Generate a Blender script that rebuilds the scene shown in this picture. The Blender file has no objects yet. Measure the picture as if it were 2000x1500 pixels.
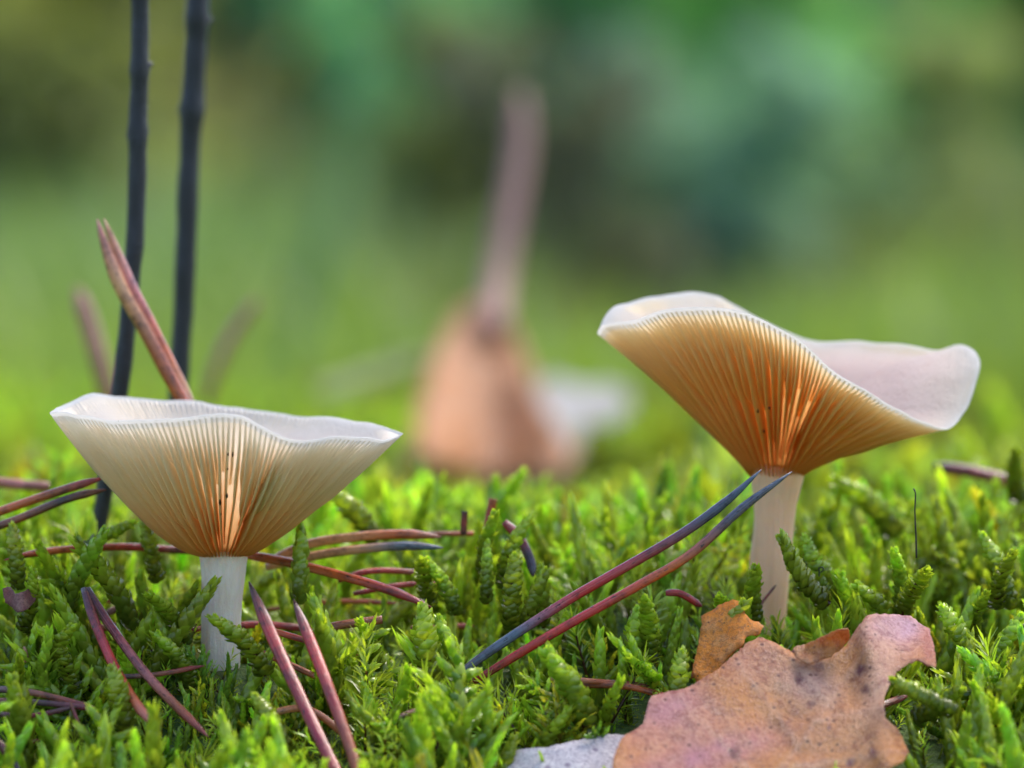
import bpy, math, random
import numpy as np
from mathutils import Vector, Matrix
from mathutils.geometry import delaunay_2d_cdt

# ------------------------------------------------------------------ scene, camera, light (1 unit = 1 cm)
SC = bpy.context.scene
SC.unit_settings.system = 'METRIC'
SC.unit_settings.scale_length = 0.01
COL = SC.collection
random.seed(7)
RNG = np.random.default_rng(7)
R = math.radians

CAM_Y, CAM_Z, LENS = -80.0, 5.25, 200.0
PITCH = math.atan(130 / (LENS / 36 * 2000))
cam = bpy.data.cameras.new('camera')
cam.lens = LENS
cam.sensor_width = 36
cam.clip_start = 0.5
cam.clip_end = 20000
cam.dof.use_dof = True
cam.dof.focus_distance = 79.0
cam.dof.aperture_fstop = 0.001 * LENS / (2 * 0.68)
cam.dof.aperture_blades = 0
cam_o = bpy.data.objects.new('camera', cam)
cam_o.location = (0, CAM_Y, CAM_Z)
cam_o.rotation_euler = (R(90) - PITCH, 0, 0)
COL.objects.link(cam_o)
SC.camera = cam_o

SUN_EL, SUN_AZ = R(58), R(48)          # azimuth measured clockwise from +Y (behind the mushrooms) towards +X
w = bpy.data.worlds.new('World')
SC.world = w
w.use_nodes = True
nt = w.node_tree
nt.nodes.clear()
sky = nt.nodes.new('ShaderNodeTexSky')
sky.sky_type = 'NISHITA'
sky.sun_disc = False
sky.sun_elevation = SUN_EL
sky.sun_rotation = SUN_AZ
sky.dust_density = 2.0
bg = nt.nodes.new('ShaderNodeBackground')
bg.inputs['Strength'].default_value = 0.15
wo = nt.nodes.new('ShaderNodeOutputWorld')
nt.links.new(sky.outputs[0], bg.inputs['Color'])
nt.links.new(bg.outputs[0], wo.inputs['Surface'])

sun = bpy.data.lights.new('sun', 'SUN')
sun.energy = 1.5
sun.angle = R(24)
sun.color = (1.0, 0.93, 0.82)
sun_o = bpy.data.objects.new('sun', sun)
sd = Vector((math.sin(SUN_AZ) * math.cos(SUN_EL), math.cos(SUN_AZ) * math.cos(SUN_EL), math.sin(SUN_EL)))
sun_o.rotation_euler = sd.to_track_quat('Z', 'Y').to_euler()
sun_o.location = sd * 300
COL.objects.link(sun_o)

SC.view_settings.view_transform = 'Standard'
SC.view_settings.look = 'None'
SC.view_settings.gamma = 1
SC.view_settings.use_curve_mapping = False
SC.view_settings.exposure = 1.27
SC.render.engine = 'CYCLES'
SC.cycles.max_bounces = 10
SC.cycles.diffuse_bounces = 6
SC.cycles.transmission_bounces = 8
SC.cycles.glossy_bounces = 3
SC.cycles.sample_clamp_indirect = 6
SC.cycles.caustics_reflective = False
SC.cycles.caustics_refractive = False
SC.cycles.use_denoising = True

FPX = LENS / 36 * 2000
def P(px, py, y):
    """world point seen at photograph pixel (px, py), standing at world depth y"""
    cx, cy = (px - 1000) / FPX, (750 - py) / FPX
    d = np.array([cx, math.cos(PITCH) + cy * math.sin(PITCH), -math.sin(PITCH) + cy * math.cos(PITCH)])
    d = d * ((y - CAM_Y) / d[1])
    return np.array([d[0], y, CAM_Z + d[2]])

def to_px(p):
    v = np.asarray(p, float) - np.array([0, CAM_Y, CAM_Z])
    f = v[..., 1] * math.cos(PITCH) - v[..., 2] * math.sin(PITCH)
    u = v[..., 1] * math.sin(PITCH) + v[..., 2] * math.cos(PITCH)
    return 1000 + v[..., 0] / f * FPX, 750 - u / f * FPX

def srgb(r, g, b):
    f = lambda c: (c / 255 / 12.92) if c / 255 <= 0.04045 else ((c / 255 + 0.055) / 1.055) ** 2.4
    return (f(r), f(g), f(b))

# ------------------------------------------------------------------ numpy value noise
_lat = RNG.random((64, 64, 64)).astype(np.float32)
def noise3(x, y, z=0.0):
    x, y, z = np.broadcast_arrays(np.asarray(x, float), np.asarray(y, float), np.asarray(z, float))
    xi, yi, zi = np.floor(x).astype(int), np.floor(y).astype(int), np.floor(z).astype(int)
    fx, fy, fz = x - xi, y - yi, z - zi
    fx, fy, fz = [t * t * (3 - 2 * t) for t in (fx, fy, fz)]
    r = 0
    for a in (0, 1):
        for b in (0, 1):
            for c in (0, 1):
                wgt = (fx if a else 1 - fx) * (fy if b else 1 - fy) * (fz if c else 1 - fz)
                r = r + wgt * _lat[(xi + a) % 64, (yi + b) % 64, (zi + c) % 64]
    return r * 2 - 1

# ------------------------------------------------------------------ mesh helpers
def mesh_np(name, V, F, mat=None, smooth=True, col=None, sharp=False):
    """V (n,3); F list of faces or (m,k) array; col (n,3) goes to the colour attribute 'tint'"""
    me = bpy.data.meshes.new(name)
    V = np.asarray(V, np.float32)
    if isinstance(F, np.ndarray):
        m, k = F.shape
        me.vertices.add(len(V))
        me.vertices.foreach_set('co', V.ravel())
        me.loops.add(m * k)
        me.loops.foreach_set('vertex_index', F.astype(np.int32).ravel())
        me.polygons.add(m)
        me.polygons.foreach_set('loop_start', np.arange(0, m * k, k, dtype=np.int32))
        me.update(calc_edges=True)
    else:
        me.from_pydata([tuple(v) for v in V], [], [tuple(int(i) for i in f) for f in F])
        me.update()
    if smooth:
        me.polygons.foreach_set('use_smooth', np.ones(len(me.polygons), bool))
    if col is not None:
        at = me.color_attributes.new('tint', 'FLOAT_COLOR', 'POINT')
        c4 = np.ones((len(V), 4), np.float32)
        c4[:, :3] = col
        at.data.foreach_set('color', c4.ravel())
    if mat:
        me.materials.append(mat)
    me.validate()
    return me

def link(name, me, parent=None, loc=None):
    o = bpy.data.objects.new(name, me)
    COL.objects.link(o)
    if parent is not None:
        o.parent = parent
    if loc is not None:
        o.location = loc
    return o

def tag(o, label=None, cat=None, group=None, kind=None):
    if label: o['label'] = label
    if cat: o['category'] = cat
    if group: o['group'] = group
    if kind: o['kind'] = kind
    return o

def thing(name, loc, label, cat, group=None):
    o = bpy.data.objects.new(name, None)
    o.empty_display_size = 0.5
    o.location = tuple(loc)
    COL.objects.link(o)
    return tag(o, label, cat, group)

def catmull(pts, n, closed=False):
    pts = np.asarray(pts, float)
    m = len(pts)
    if closed:
        idx = lambda i: pts[i % m]
        segs = m
    else:
        ext = np.vstack([2 * pts[0] - pts[1], pts, 2 * pts[-1] - pts[-2]])
        idx = lambda i: ext[i + 1]
        segs = m - 1
    fine = []
    for i in range(segs):
        p0, p1, p2, p3 = idx(i - 1), idx(i), idx(i + 1), idx(i + 2)
        t = np.linspace(0, 1, 24, endpoint=False)[:, None]
        fine.append(0.5 * ((2 * p1) + (-p0 + p2) * t + (2 * p0 - 5 * p1 + 4 * p2 - p3) * t ** 2 + (-p0 + 3 * p1 - 3 * p2 + p3) * t ** 3))
    fine = np.vstack(fine + [pts[:1] if closed else pts[-1:]])
    s = np.r_[0, np.cumsum(np.linalg.norm(np.diff(fine[:, :3], axis=0), axis=1))]
    q = np.linspace(0, s[-1], n, endpoint=not closed)
    return np.stack([np.interp(q, s, fine[:, k]) for k in range(fine.shape[1])], 1)

def frames(path):
    T = np.gradient(path, axis=0)
    T /= np.linalg.norm(T, axis=1)[:, None] + 1e-9
    ref = np.array([0, -1, 0.15])
    if abs(T[len(T) // 2] @ ref) > 0.9: ref = np.array([1.0, 0, 0])
    A = np.cross(T, ref); A /= np.linalg.norm(A, axis=1)[:, None] + 1e-9
    B = np.cross(A, T)
    return T, A, B

def tube(path, rad, sides=10, cross=None, cap=True):
    """loft; rad (n,) ; cross(phi)-> (a,b) multipliers. Returns V,F,(along 0..1 per vertex, phi)"""
    path = np.asarray(path, float)
    n = len(path)
    T, A, B = frames(path)
    ph = np.linspace(0, 2 * np.pi, sides, endpoint=False)
    ca, cb = (np.cos(ph), np.sin(ph)) if cross is None else cross(ph)
    rad = np.broadcast_to(np.asarray(rad, float), (n,))
    V = path[:, None, :] + rad[:, None, None] * (ca[None, :, None] * A[:, None, :] + cb[None, :, None] * B[:, None, :])
    V = V.reshape(-1, 3)
    F = []
    for i in range(n - 1):
        for j in range(sides):
            k = (j + 1) % sides
            F.append((i * sides + j, i * sides + k, (i + 1) * sides + k, (i + 1) * sides + j))
    if cap:
        F.append(tuple(range(sides))[::-1])
        F.append(tuple((n - 1) * sides + j for j in range(sides)))
    return V, F, np.repeat(np.linspace(0, 1, n), sides), np.tile(ph, n)

# ------------------------------------------------------------------ material helpers
def new_mat(name):
    m = bpy.data.materials.new(name)
    m.use_nodes = True
    m.node_tree.nodes.clear()
    return m, m.node_tree

def N(t, typ, **kw):
    n = t.nodes.new('ShaderNode' + typ)
    for k, v in kw.items():
        if k in n.inputs: n.inputs[k].default_value = v
        else: setattr(n, k, v)
    return n

def ramp(t, fac, stops, interp='LINEAR'):
    r = t.nodes.new('ShaderNodeValToRGB')
    r.color_ramp.interpolation = interp
    el = r.color_ramp.elements
    while len(el) < len(stops): el.new(0.5)
    for e, (p, c) in zip(el, stops):
        e.position = p
        e.color = (c[0], c[1], c[2], 1) if not isinstance(c, (int, float)) else (c, c, c, 1)
    t.links.new(fac, r.inputs[0])
    return r.outputs[0]

def mixc(t, fac, a, b, mode='MIX'):
    m = t.nodes.new('ShaderNodeMix')
    m.data_type = 'RGBA'
    m.blend_type = mode
    for sock, v in ((m.inputs[0], fac), (m.inputs[6], a), (m.inputs[7], b)):
        if isinstance(v, bpy.types.NodeSocket): t.links.new(v, sock)
        elif isinstance(v, (int, float)): sock.default_value = v
        else: sock.default_value = (v[0], v[1], v[2], 1)
    return m.outputs[2]

def mathn(t, op, a, b=0.0, clamp=False):
    m = t.nodes.new('ShaderNodeMath')
    m.operation = op
    m.use_clamp = clamp
    for s, v in ((m.inputs[0], a), (m.inputs[1], b)):
        if isinstance(v, bpy.types.NodeSocket): t.links.new(v, s)
        else: s.default_value = v
    return m.outputs[0]

def noise(t, vec, scale, detail=4, rough=0.55, out=0):
    n = t.nodes.new('ShaderNodeTexNoise')
    n.inputs['Scale'].default_value = scale
    n.inputs['Detail'].default_value = detail
    n.inputs['Roughness'].default_value = rough
    if vec is not None: t.links.new(vec, n.inputs['Vector'])
    return n.outputs[out]

def mapping(t, vec, scale=(1, 1, 1), rot=(0, 0, 0)):
    m = t.nodes.new('ShaderNodeMapping')
    m.inputs['Scale'].default_value = scale
    m.inputs['Rotation'].default_value = rot
    t.links.new(vec, m.inputs['Vector'])
    return m.outputs[0]

def bump(t, h, dist, strength=1.0):
    b = t.nodes.new('ShaderNodeBump')
    b.inputs['Distance'].default_value = dist
    b.inputs['Strength'].default_value = strength
    t.links.new(h, b.inputs['Height'])
    return b.outputs[0]

def finish(t, base, rough=0.5, spec=0.5, trans=0.0, tcol=None, normal=None, coat=0.0, sss=0.0, sss_r=(0.2, 0.1, 0.05), sss_scale=1.0):
    p = t.nodes.new('ShaderNodeBsdfPrincipled')
    def put(sock, v):
        if isinstance(v, bpy.types.NodeSocket): t.links.new(v, sock)
        elif isinstance(v, (int, float)): sock.default_value = v
        else: sock.default_value = (v[0], v[1], v[2], 1)
    put(p.inputs['Base Color'], base)
    put(p.inputs['Roughness'], rough)
    put(p.inputs['Specular IOR Level'], spec)
    if coat: p.inputs['Coat Weight'].default_value = coat
    if sss:
        p.inputs['Subsurface Weight'].default_value = sss
        p.inputs['Subsurface Radius'].default_value = sss_r
        p.inputs['Subsurface Scale'].default_value = sss_scale
    if normal is not None: t.links.new(normal, p.inputs['Normal'])
    out = p.outputs[0]
    if trans:
        tr = t.nodes.new('ShaderNodeBsdfTranslucent')
        put(tr.inputs['Color'], tcol if tcol is not None else base)
        if normal is not None: t.links.new(normal, tr.inputs['Normal'])
        mx = t.nodes.new('ShaderNodeMixShader')
        put(mx.inputs[0], trans)
        t.links.new(out, mx.inputs[1]); t.links.new(tr.outputs[0], mx.inputs[2])
        out = mx.outputs[0]
    o = t.nodes.new('ShaderNodeOutputMaterial')
    t.links.new(out, o.inputs['Surface'])

def geo_pos(t): return N(t, 'NewGeometry').outputs['Position']
def obj_co(t): return N(t, 'TexCoord').outputs['Object']
def tint(t): return N(t, 'Attribute', attribute_name='tint').outputs['Color']

def leafy(name, hue_var=0.04, val_var=0.35, rough=0.38, trans=0.42, tmul=(1.12, 1.2, 0.6), nscale=3.0, spec=0.5, bumpy=0.0):
    """leaf material: colour from 'tint', varied per object and by noise"""
    m, t = new_mat(name)
    c = tint(t)
    rnd = N(t, 'ObjectInfo').outputs['Random']
    h = N(t, 'HueSaturation')
    t.links.new(c, h.inputs['Color'])
    nz = noise(t, geo_pos(t), nscale, 2)
    t.links.new(mathn(t, 'ADD', mathn(t, 'MULTIPLY', rnd, hue_var), 0.5 - hue_var / 2), h.inputs['Hue'])
    t.links.new(mathn(t, 'ADD', mathn(t, 'ADD', mathn(t, 'MULTIPLY', nz, val_var * 2), 1 - val_var), mathn(t, 'MULTIPLY', mathn(t, 'SUBTRACT', rnd, 0.5), 0.35)), h.inputs['Value'])
    col = h.outputs[0]
    tc = mixc(t, 1.0, col, tmul, 'MULTIPLY')
    nrm = bump(t, noise(t, geo_pos(t), 40, 2), bumpy) if bumpy else None
    finish(t, col, rough, spec, trans, tc, nrm)
    return m

M = {}
M['moss'] = leafy('moss_leaf', hue_var=0.025, rough=0.2, trans=0.55, spec=0.8, val_var=0.5)
M['moss_far'] = leafy('moss_carpet_far', rough=0.4, trans=0.45, nscale=0.12, val_var=0.3)
M['shrub'] = leafy('shrub_leaf', hue_var=0.03, nscale=0.05, val_var=0.12, rough=0.5, trans=0.62)
M['grass'] = leafy('grass_blade', hue_var=0.03, rough=0.4, trans=0.35)

def m_needle():
    m, t = new_mat('dead_pine_needle')
    c = tint(t)
    co = obj_co(t)
    uv = N(t, 'UVMap').outputs[0]
    sep = N(t, 'SeparateXYZ'); t.links.new(uv, sep.inputs[0])
    # bands across, streaks along (uv.x runs along the needle in cm, uv.y around it)
    band = noise(t, mapping(t, uv, (2.6, 0.5, 1)), 1.0, 5, 0.7)
    streak = noise(t, mapping(t, uv, (0.6, 14, 1)), 1.0, 3, 0.6)
    spot = noise(t, mapping(t, uv, (7, 5, 1)), 1.0, 2, 0.5)
    col = mixc(t, ramp(t, band, [(0.48, 0.0), (0.62, 0.8)]), c, mixc(t, 1.0, c, (0.25, 0.20, 0.24), 'MULTIPLY'))
    col = mixc(t, ramp(t, streak, [(0.50, 0.0), (0.64, 0.6)]), col, mixc(t, 0.30, c, (0.85, 0.38, 0.22)))
    col = mixc(t, ramp(t, spot, [(0.64, 0.0), (0.68, 0.9)]), col, (0.012, 0.010, 0.014))
    nrm = bump(t, mathn(t, 'ADD', streak, mathn(t, 'MULTIPLY', noise(t, co, 25, 3), 0.4)), 0.02, 0.8)
    finish(t, col, 0.22, 0.6, 0.10, col, nrm, coat=0.4)
    return m
M['needle'] = m_needle()

def m_bark():
    m, t = new_mat('dark_twig_bark')
    co = obj_co(t)
    n1 = noise(t, mapping(t, co, (6, 6, 1.2)), 1.0, 6, 0.65)
    n2 = noise(t, co, 14, 4)
    col = ramp(t, n1, [(0.30, (0.003, 0.0035, 0.006)), (0.55, (0.009, 0.010, 0.017)), (0.75, (0.025, 0.03, 0.045))])
    nrm = bump(t, mathn(t, 'ADD', n1, mathn(t, 'MULTIPLY', n2, 0.5)), 0.04, 0.9)
    finish(t, col, 0.42, 0.5, 0, None, nrm)
    return m
M['bark'] = m_bark()

def m_cap():
    m, t = new_mat('cap_flesh')
    co = obj_co(t)
    n1 = noise(t, co, 1.3, 4)
    n2 = noise(t, co, 22, 5, 0.7)
    col = mixc(t, ramp(t, n1, [(0.35, 0.0), (0.7, 0.5)]), (0.86, 0.86, 0.90), (0.80, 0.77, 0.80))
    vor = N(t, 'TexVoronoi', Scale=3.2); t.links.new(co, vor.inputs['Vector'])
    col = mixc(t, ramp(t, vor.outputs['Distance'], [(0.028, 1.0), (0.05, 0.0)]), col, (0.10, 0.07, 0.05))
    vein = noise(t, mapping(t, co, (1.0, 1.0, 1.0)), 5.0, 6, 0.7)
    col = mixc(t, ramp(t, vein, [(0.45, 0.0), (0.75, 0.5)]), col, (0.70, 0.67, 0.72))
    nrm = bump(t, mathn(t, 'ADD', n2, mathn(t, 'MULTIPLY', vein, 1.2)), 0.06, 0.7)
    finish(t, col, 0.45, 0.45, 0.62, (0.97, 0.94, 0.91), nrm)
    return m
M['cap'] = m_cap()
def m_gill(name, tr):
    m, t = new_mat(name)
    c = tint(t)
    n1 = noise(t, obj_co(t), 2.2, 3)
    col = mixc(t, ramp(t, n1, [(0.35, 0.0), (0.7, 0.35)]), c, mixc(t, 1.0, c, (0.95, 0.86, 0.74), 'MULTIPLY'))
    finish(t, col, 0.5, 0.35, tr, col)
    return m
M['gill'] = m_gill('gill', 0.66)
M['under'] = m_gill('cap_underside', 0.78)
def radial_tint(t, tone):  # amber next to the stem, turning to cream towards the rim
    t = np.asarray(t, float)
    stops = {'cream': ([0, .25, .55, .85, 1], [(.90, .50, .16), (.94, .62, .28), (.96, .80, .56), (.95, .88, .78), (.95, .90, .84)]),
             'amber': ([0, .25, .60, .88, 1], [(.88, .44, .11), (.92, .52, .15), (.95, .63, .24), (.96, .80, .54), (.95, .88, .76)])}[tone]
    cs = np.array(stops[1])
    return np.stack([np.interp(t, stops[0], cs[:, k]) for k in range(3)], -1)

def m_stem(name, ca, cb):
    m, t = new_mat(name)
    co = obj_co(t)
    fib = noise(t, mapping(t, co, (9, 9, 0.9)), 1.0, 5, 0.65)
    blot = noise(t, co, 2.0, 3)
    col = mixc(t, ramp(t, fib, [(0.35, 0.0), (0.75, 0.6)]), ca, cb)
    col = mixc(t, ramp(t, blot, [(0.5, 0.0), (0.8, 0.45)]), col, (0.60, 0.46, 0.34))
    nrm = bump(t, mathn(t, 'ADD', fib, mathn(t, 'MULTIPLY', noise(t, co, 30, 3), 0.25)), 0.05, 0.8)
    finish(t, col, 0.55, 0.35, 0, None, nrm, sss=0.5, sss_r=(0.4, 0.2, 0.09))
    return m
M['stem_cream'] = m_stem('white_stem_flesh', (0.84, 0.74, 0.66), (0.68, 0.50, 0.36))
M['stem_amber'] = m_stem('tan_stem_flesh', (0.92, 0.58, 0.36), (0.76, 0.42, 0.22))

def m_leaf(name, base_a, base_b, dark, pale, trans=0.16, scale=1.0, rough=0.45, tm=(1.2, 0.8, 0.5)):
    m, t = new_mat(name)
    co = obj_co(t)
    big = noise(t, co, 0.55 * scale, 5, 0.6)
    mid = noise(t, co, 2.4 * scale, 6, 0.65)
    fine = noise(t, co, 16 * scale, 5, 0.7)
    grain = noise(t, co, 60 * scale, 2, 0.6)
    col = mixc(t, ramp(t, big, [(0.38, 0.0), (0.62, 1.0)]), base_a, base_b)
    col = mixc(t, ramp(t, mid, [(0.50, 0.0), (0.66, 0.85)]), col, pale)
    blot = noise(t, mapping(t, co, (1, 1, 1), (1.0, .5, .3)), 1.1 * scale, 7, 0.75)
    col = mixc(t, ramp(t, blot, [(0.52, 0.0), (0.66, 0.75)]), col, mixc(t, 0.5, base_b, dark))
    col = mixc(t, ramp(t, fine, [(0.47, 0.0), (0.66, 0.75)]), col, dark)
    v = N(t, 'TexVoronoi', Scale=1.9 * scale, Randomness=1.0); t.links.new(co, v.inputs['Vector'])
    d = mathn(t, 'ADD', v.outputs['Distance'], mathn(t, 'MULTIPLY', fine, 0.12))
    col = mixc(t, ramp(t, d, [(0.12, 0.9), (0.19, 0.0)]), col, dark)
    v2 = N(t, 'TexVoronoi', Scale=7.5 * scale); t.links.new(co, v2.inputs['Vector'])
    col = mixc(t, ramp(t, v2.outputs['Distance'], [(0.07, 0.9), (0.12, 0.0)]), col, tuple(c * 0.35 for c in dark))
    col = mixc(t, ramp(t, grain, [(0.55, 0.0), (0.8, 0.4)]), col, pale)
    h = mathn(t, 'ADD', mathn(t, 'MULTIPLY', fine, 0.6), mathn(t, 'ADD', mathn(t, 'MULTIPLY', grain, 0.25), mid))
    nrm = bump(t, h, 0.06, 0.8)
    finish(t, col, rough, 0.5, trans, mixc(t, 1.0, col, tm, 'MULTIPLY'), nrm)
    return m
M['leaf_brown'] = m_leaf('dry_birch_leaf', (0.66, 0.25, 0.05), (0.58, 0.26, 0.20), (0.22, 0.05, 0.075), (0.80, 0.50, 0.38), 0.32)
def m_bigleaf():
    m, t = new_mat('dry_mottled_leaf')
    co = obj_co(t)
    c = tint(t)
    mid = noise(t, co, 2.6, 7, 0.72)
    fine = noise(t, co, 5, 8, 0.78)
    grain = noise(t, co, 26, 4, 0.8)
    streak = noise(t, mapping(t, co, (18, 18, 2.5), (0, .75, 0)), 1.0, 4, 0.65)
    col = mixc(t, ramp(t, mid, [(0.48, 0.0), (0.58, 0.7)]), c, mixc(t, 0.35, c, (0.85, 0.52, 0.30)))
    col = mixc(t, ramp(t, streak, [(0.48, 0.0), (0.60, 0.6)]), col, mixc(t, 1.0, c, (0.62, 0.45, 0.55), 'MULTIPLY'))
    col = mixc(t, ramp(t, fine, [(0.52, 0.0), (0.60, 0.75)]), col, mixc(t, 1.0, c, (0.42, 0.22, 0.28), 'MULTIPLY'))
    col = mixc(t, ramp(t, grain, [(0.54, 0.0), (0.62, 0.55)]), col, mixc(t, 0.35, c, (0.95, 0.72, 0.60)))
    v2 = N(t, 'TexVoronoi', Scale=5.0); t.links.new(co, v2.inputs['Vector'])
    d = mathn(t, 'ADD', v2.outputs['Distance'], mathn(t, 'MULTIPLY', fine, 0.25))
    col = mixc(t, ramp(t, d, [(0.20, 0.9), (0.29, 0.0)]), col, (0.07, 0.02, 0.03))
    h = mathn(t, 'ADD', mathn(t, 'MULTIPLY', fine, 0.7), mathn(t, 'ADD', mathn(t, 'MULTIPLY', grain, 0.3), mathn(t, 'ADD', mid, mathn(t, 'MULTIPLY', streak, 0.5))))
    finish(t, col, 0.25, 0.8, 0.30, mixc(t, 1.0, c, (1.2, 0.8, 0.5), 'MULTIPLY'), bump(t, h, 0.07, 0.85))
    return m
M['leaf_brown'] = m_bigleaf()
M['leaf_orange'] = m_leaf('dry_orange_leaf', (0.95, 0.40, 0.03), (0.90, 0.34, 0.03), (0.34, 0.13, 0.06), (0.90, 0.50, 0.18), 0.5, 1.0, 0.4, (1.1, 0.95, 0.6))
M['leaf_grey'] = m_leaf('grey_leaf_fragment', (0.62, 0.58, 0.63), (0.66, 0.60, 0.64), (0.25, 0.18, 0.27), (0.80, 0.76, 0.78), 0.1, 1.3)
M['leaf_tan'] = m_leaf('tan_dry_leaf', (0.82, 0.38, 0.13), (0.78, 0.40, 0.20), (0.45, 0.22, 0.14), (0.84, 0.54, 0.34), 0.45, 0.7, 0.45, (1.0, 0.95, 0.9))
M['leaf_pale'] = m_leaf('pale_dry_leaf', (0.42, 0.41, 0.39), (0.44, 0.42, 0.41), (0.32, 0.28, 0.28), (0.58, 0.56, 0.54), 0.4, 0.7, 0.45, (1, 1, 1))
M['stalk'] = m_leaf('leaf_stalk', (0.36, 0.17, 0.14), (0.38, 0.19, 0.16), (0.22, 0.09, 0.08), (0.45, 0.25, 0.20), 0.0, 1.0)

def m_plain(name, col, rough=0.6, var=0.4, sc=5.0):
    m, t = new_mat(name)
    n = noise(t, obj_co(t), sc, 4)
    c = mixc(t, ramp(t, n, [(0.3, 0.0), (0.7, 1.0)]), tuple(x * (1 - var) for x in col), tuple(x * (1 + var) for x in col))
    finish(t, c, rough, 0.4, 0, None, bump(t, n, 0.05, 0.5))
    return m
M['speck'] = m_plain('dark_speck', (0.03, 0.015, 0.008))
M['hair'] = m_plain('dark_fibre', (0.012, 0.008, 0.006), 0.4)
M['trunk'] = m_plain('pine_bark', (0.16, 0.10, 0.055), 0.8, 0.6, 0.15)
M['log'] = m_plain('rotten_log', (0.035, 0.032, 0.026), 0.8, 0.5, 0.2)

def m_ground():
    m, t = new_mat('moss_ground')
    g = geo_pos(t)
    n1 = noise(t, g, 0.035, 4)
    n2 = noise(t, g, 1.6, 5, 0.65)
    n3 = noise(t, g, 9, 4, 0.7)
    moss = mixc(t, ramp(t, n1, [(0.35, 0.0), (0.65, 1.0)]), (0.075, 0.15, 0.03), (0.13, 0.20, 0.05))
    moss = mixc(t, ramp(t, n3, [(0.4, 0.0), (0.75, 0.7)]), moss, (0.02, 0.045, 0.008))
    col = mixc(t, ramp(t, n2, [(0.5, 0.0), (0.75, 0.5)]), moss, (0.05, 0.038, 0.018))
    finish(t, col, 0.7, 0.3, 0, None, bump(t, mathn(t, 'ADD', n2, mathn(t, 'MULTIPLY', n3, 0.4)), 0.25, 1.0))
    return m
M['ground'] = m_ground()

# ------------------------------------------------------------------ ground
_gy = [-700, -80, -12, -6, -4, -2, 0, 2, 4, 7, 15, 40, 100, 300, 450, 700, 1000, 1500, 4000]
_gz = [-9, -6, -4.0, -2.3, -1.5, -0.7, 0.0, 0.6, 0.95, 1.1, 0.9, 0.55, 0.5, 0.7, 2.0, 22, 85, 190, 420]
def ground_z(x, y, fine=True):
    x, y = np.asarray(x, float), np.asarray(y, float)
    z = np.interp(y, _gy, _gz)
    # gentle smoothing of the knots
    z = 0.5 * z + 0.25 * (np.interp(y - 1.2, _gy, _gz) + np.interp(y + 1.2, _gy, _gz))
    near = np.exp(-np.maximum(np.abs(y) - 12, 0) / 20)
    z = z + 0.45 * noise3(x * 0.32 + 9.3, y * 0.32 + 3.1) * near
    z = z + near * 0.35 * np.exp(-(((x + 6.6) / 2.2) ** 2 + ((y - 3) / 3.0) ** 2))      # hump left behind the left mushroom
    far = np.clip((y - 20) / 200, 0, 1)
    z = z + far * (0.8 * noise3(x * 0.05, y * 0.03 + 7) + 6 * np.clip((y - 450) / 400, 0, 1) * noise3(x * 0.008 + 5, y * 0.008))
    z = z + np.clip((y - 12) / 10, 0, 1) * np.clip((420 - y) / 100, 0, 1) * (0.55 * noise3(x * .16 + 2, y * .07) + .25 * noise3(x * .4 + 8, y * .2))
    if fine:
        z = z + 0.09 * noise3(x * 2.3, y * 2.3, 4.4) * near
    return z

def build_ground():
    def spread(a, step, lim, g=1.10):
        v = [a]; s = step
        while v[-1] < lim:
            s *= g
            v.append(v[-1] + s)
        return np.array(v)
    xs = np.arange(-12, 12.01, 0.2)
    rt = spread(12, 0.2, 4000)[1:]
    xs = np.r_[-rt[::-1], xs, rt]
    ys = np.arange(-10, 22.01, 0.2)
    ys = np.r_[-(spread(10, 0.2, 900)[1:])[::-1], ys, spread(22, 0.2, 4500)[1:]]
    X, Y = np.meshgrid(xs, ys)
    Z = ground_z(X, Y)
    V = np.stack([X, Y, Z], -1).reshape(-1, 3)
    nx, ny = len(xs), len(ys)
    i = np.arange(ny - 1)[:, None] * nx + np.arange(nx - 1)[None, :]
    F = np.stack([i, i + 1, i + nx + 1, i + nx], -1).reshape(-1, 4)
    o = link('ground', mesh_np('ground', V, F, M['ground']))
    tag(o, 'mossy forest floor rising gently to a green bank', 'ground', kind='structure')
build_ground()

# ------------------------------------------------------------------ mushrooms
def smooth01(x):
    x = np.clip(x, 0, 1)
    return x * x * (3 - 2 * x)

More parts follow.
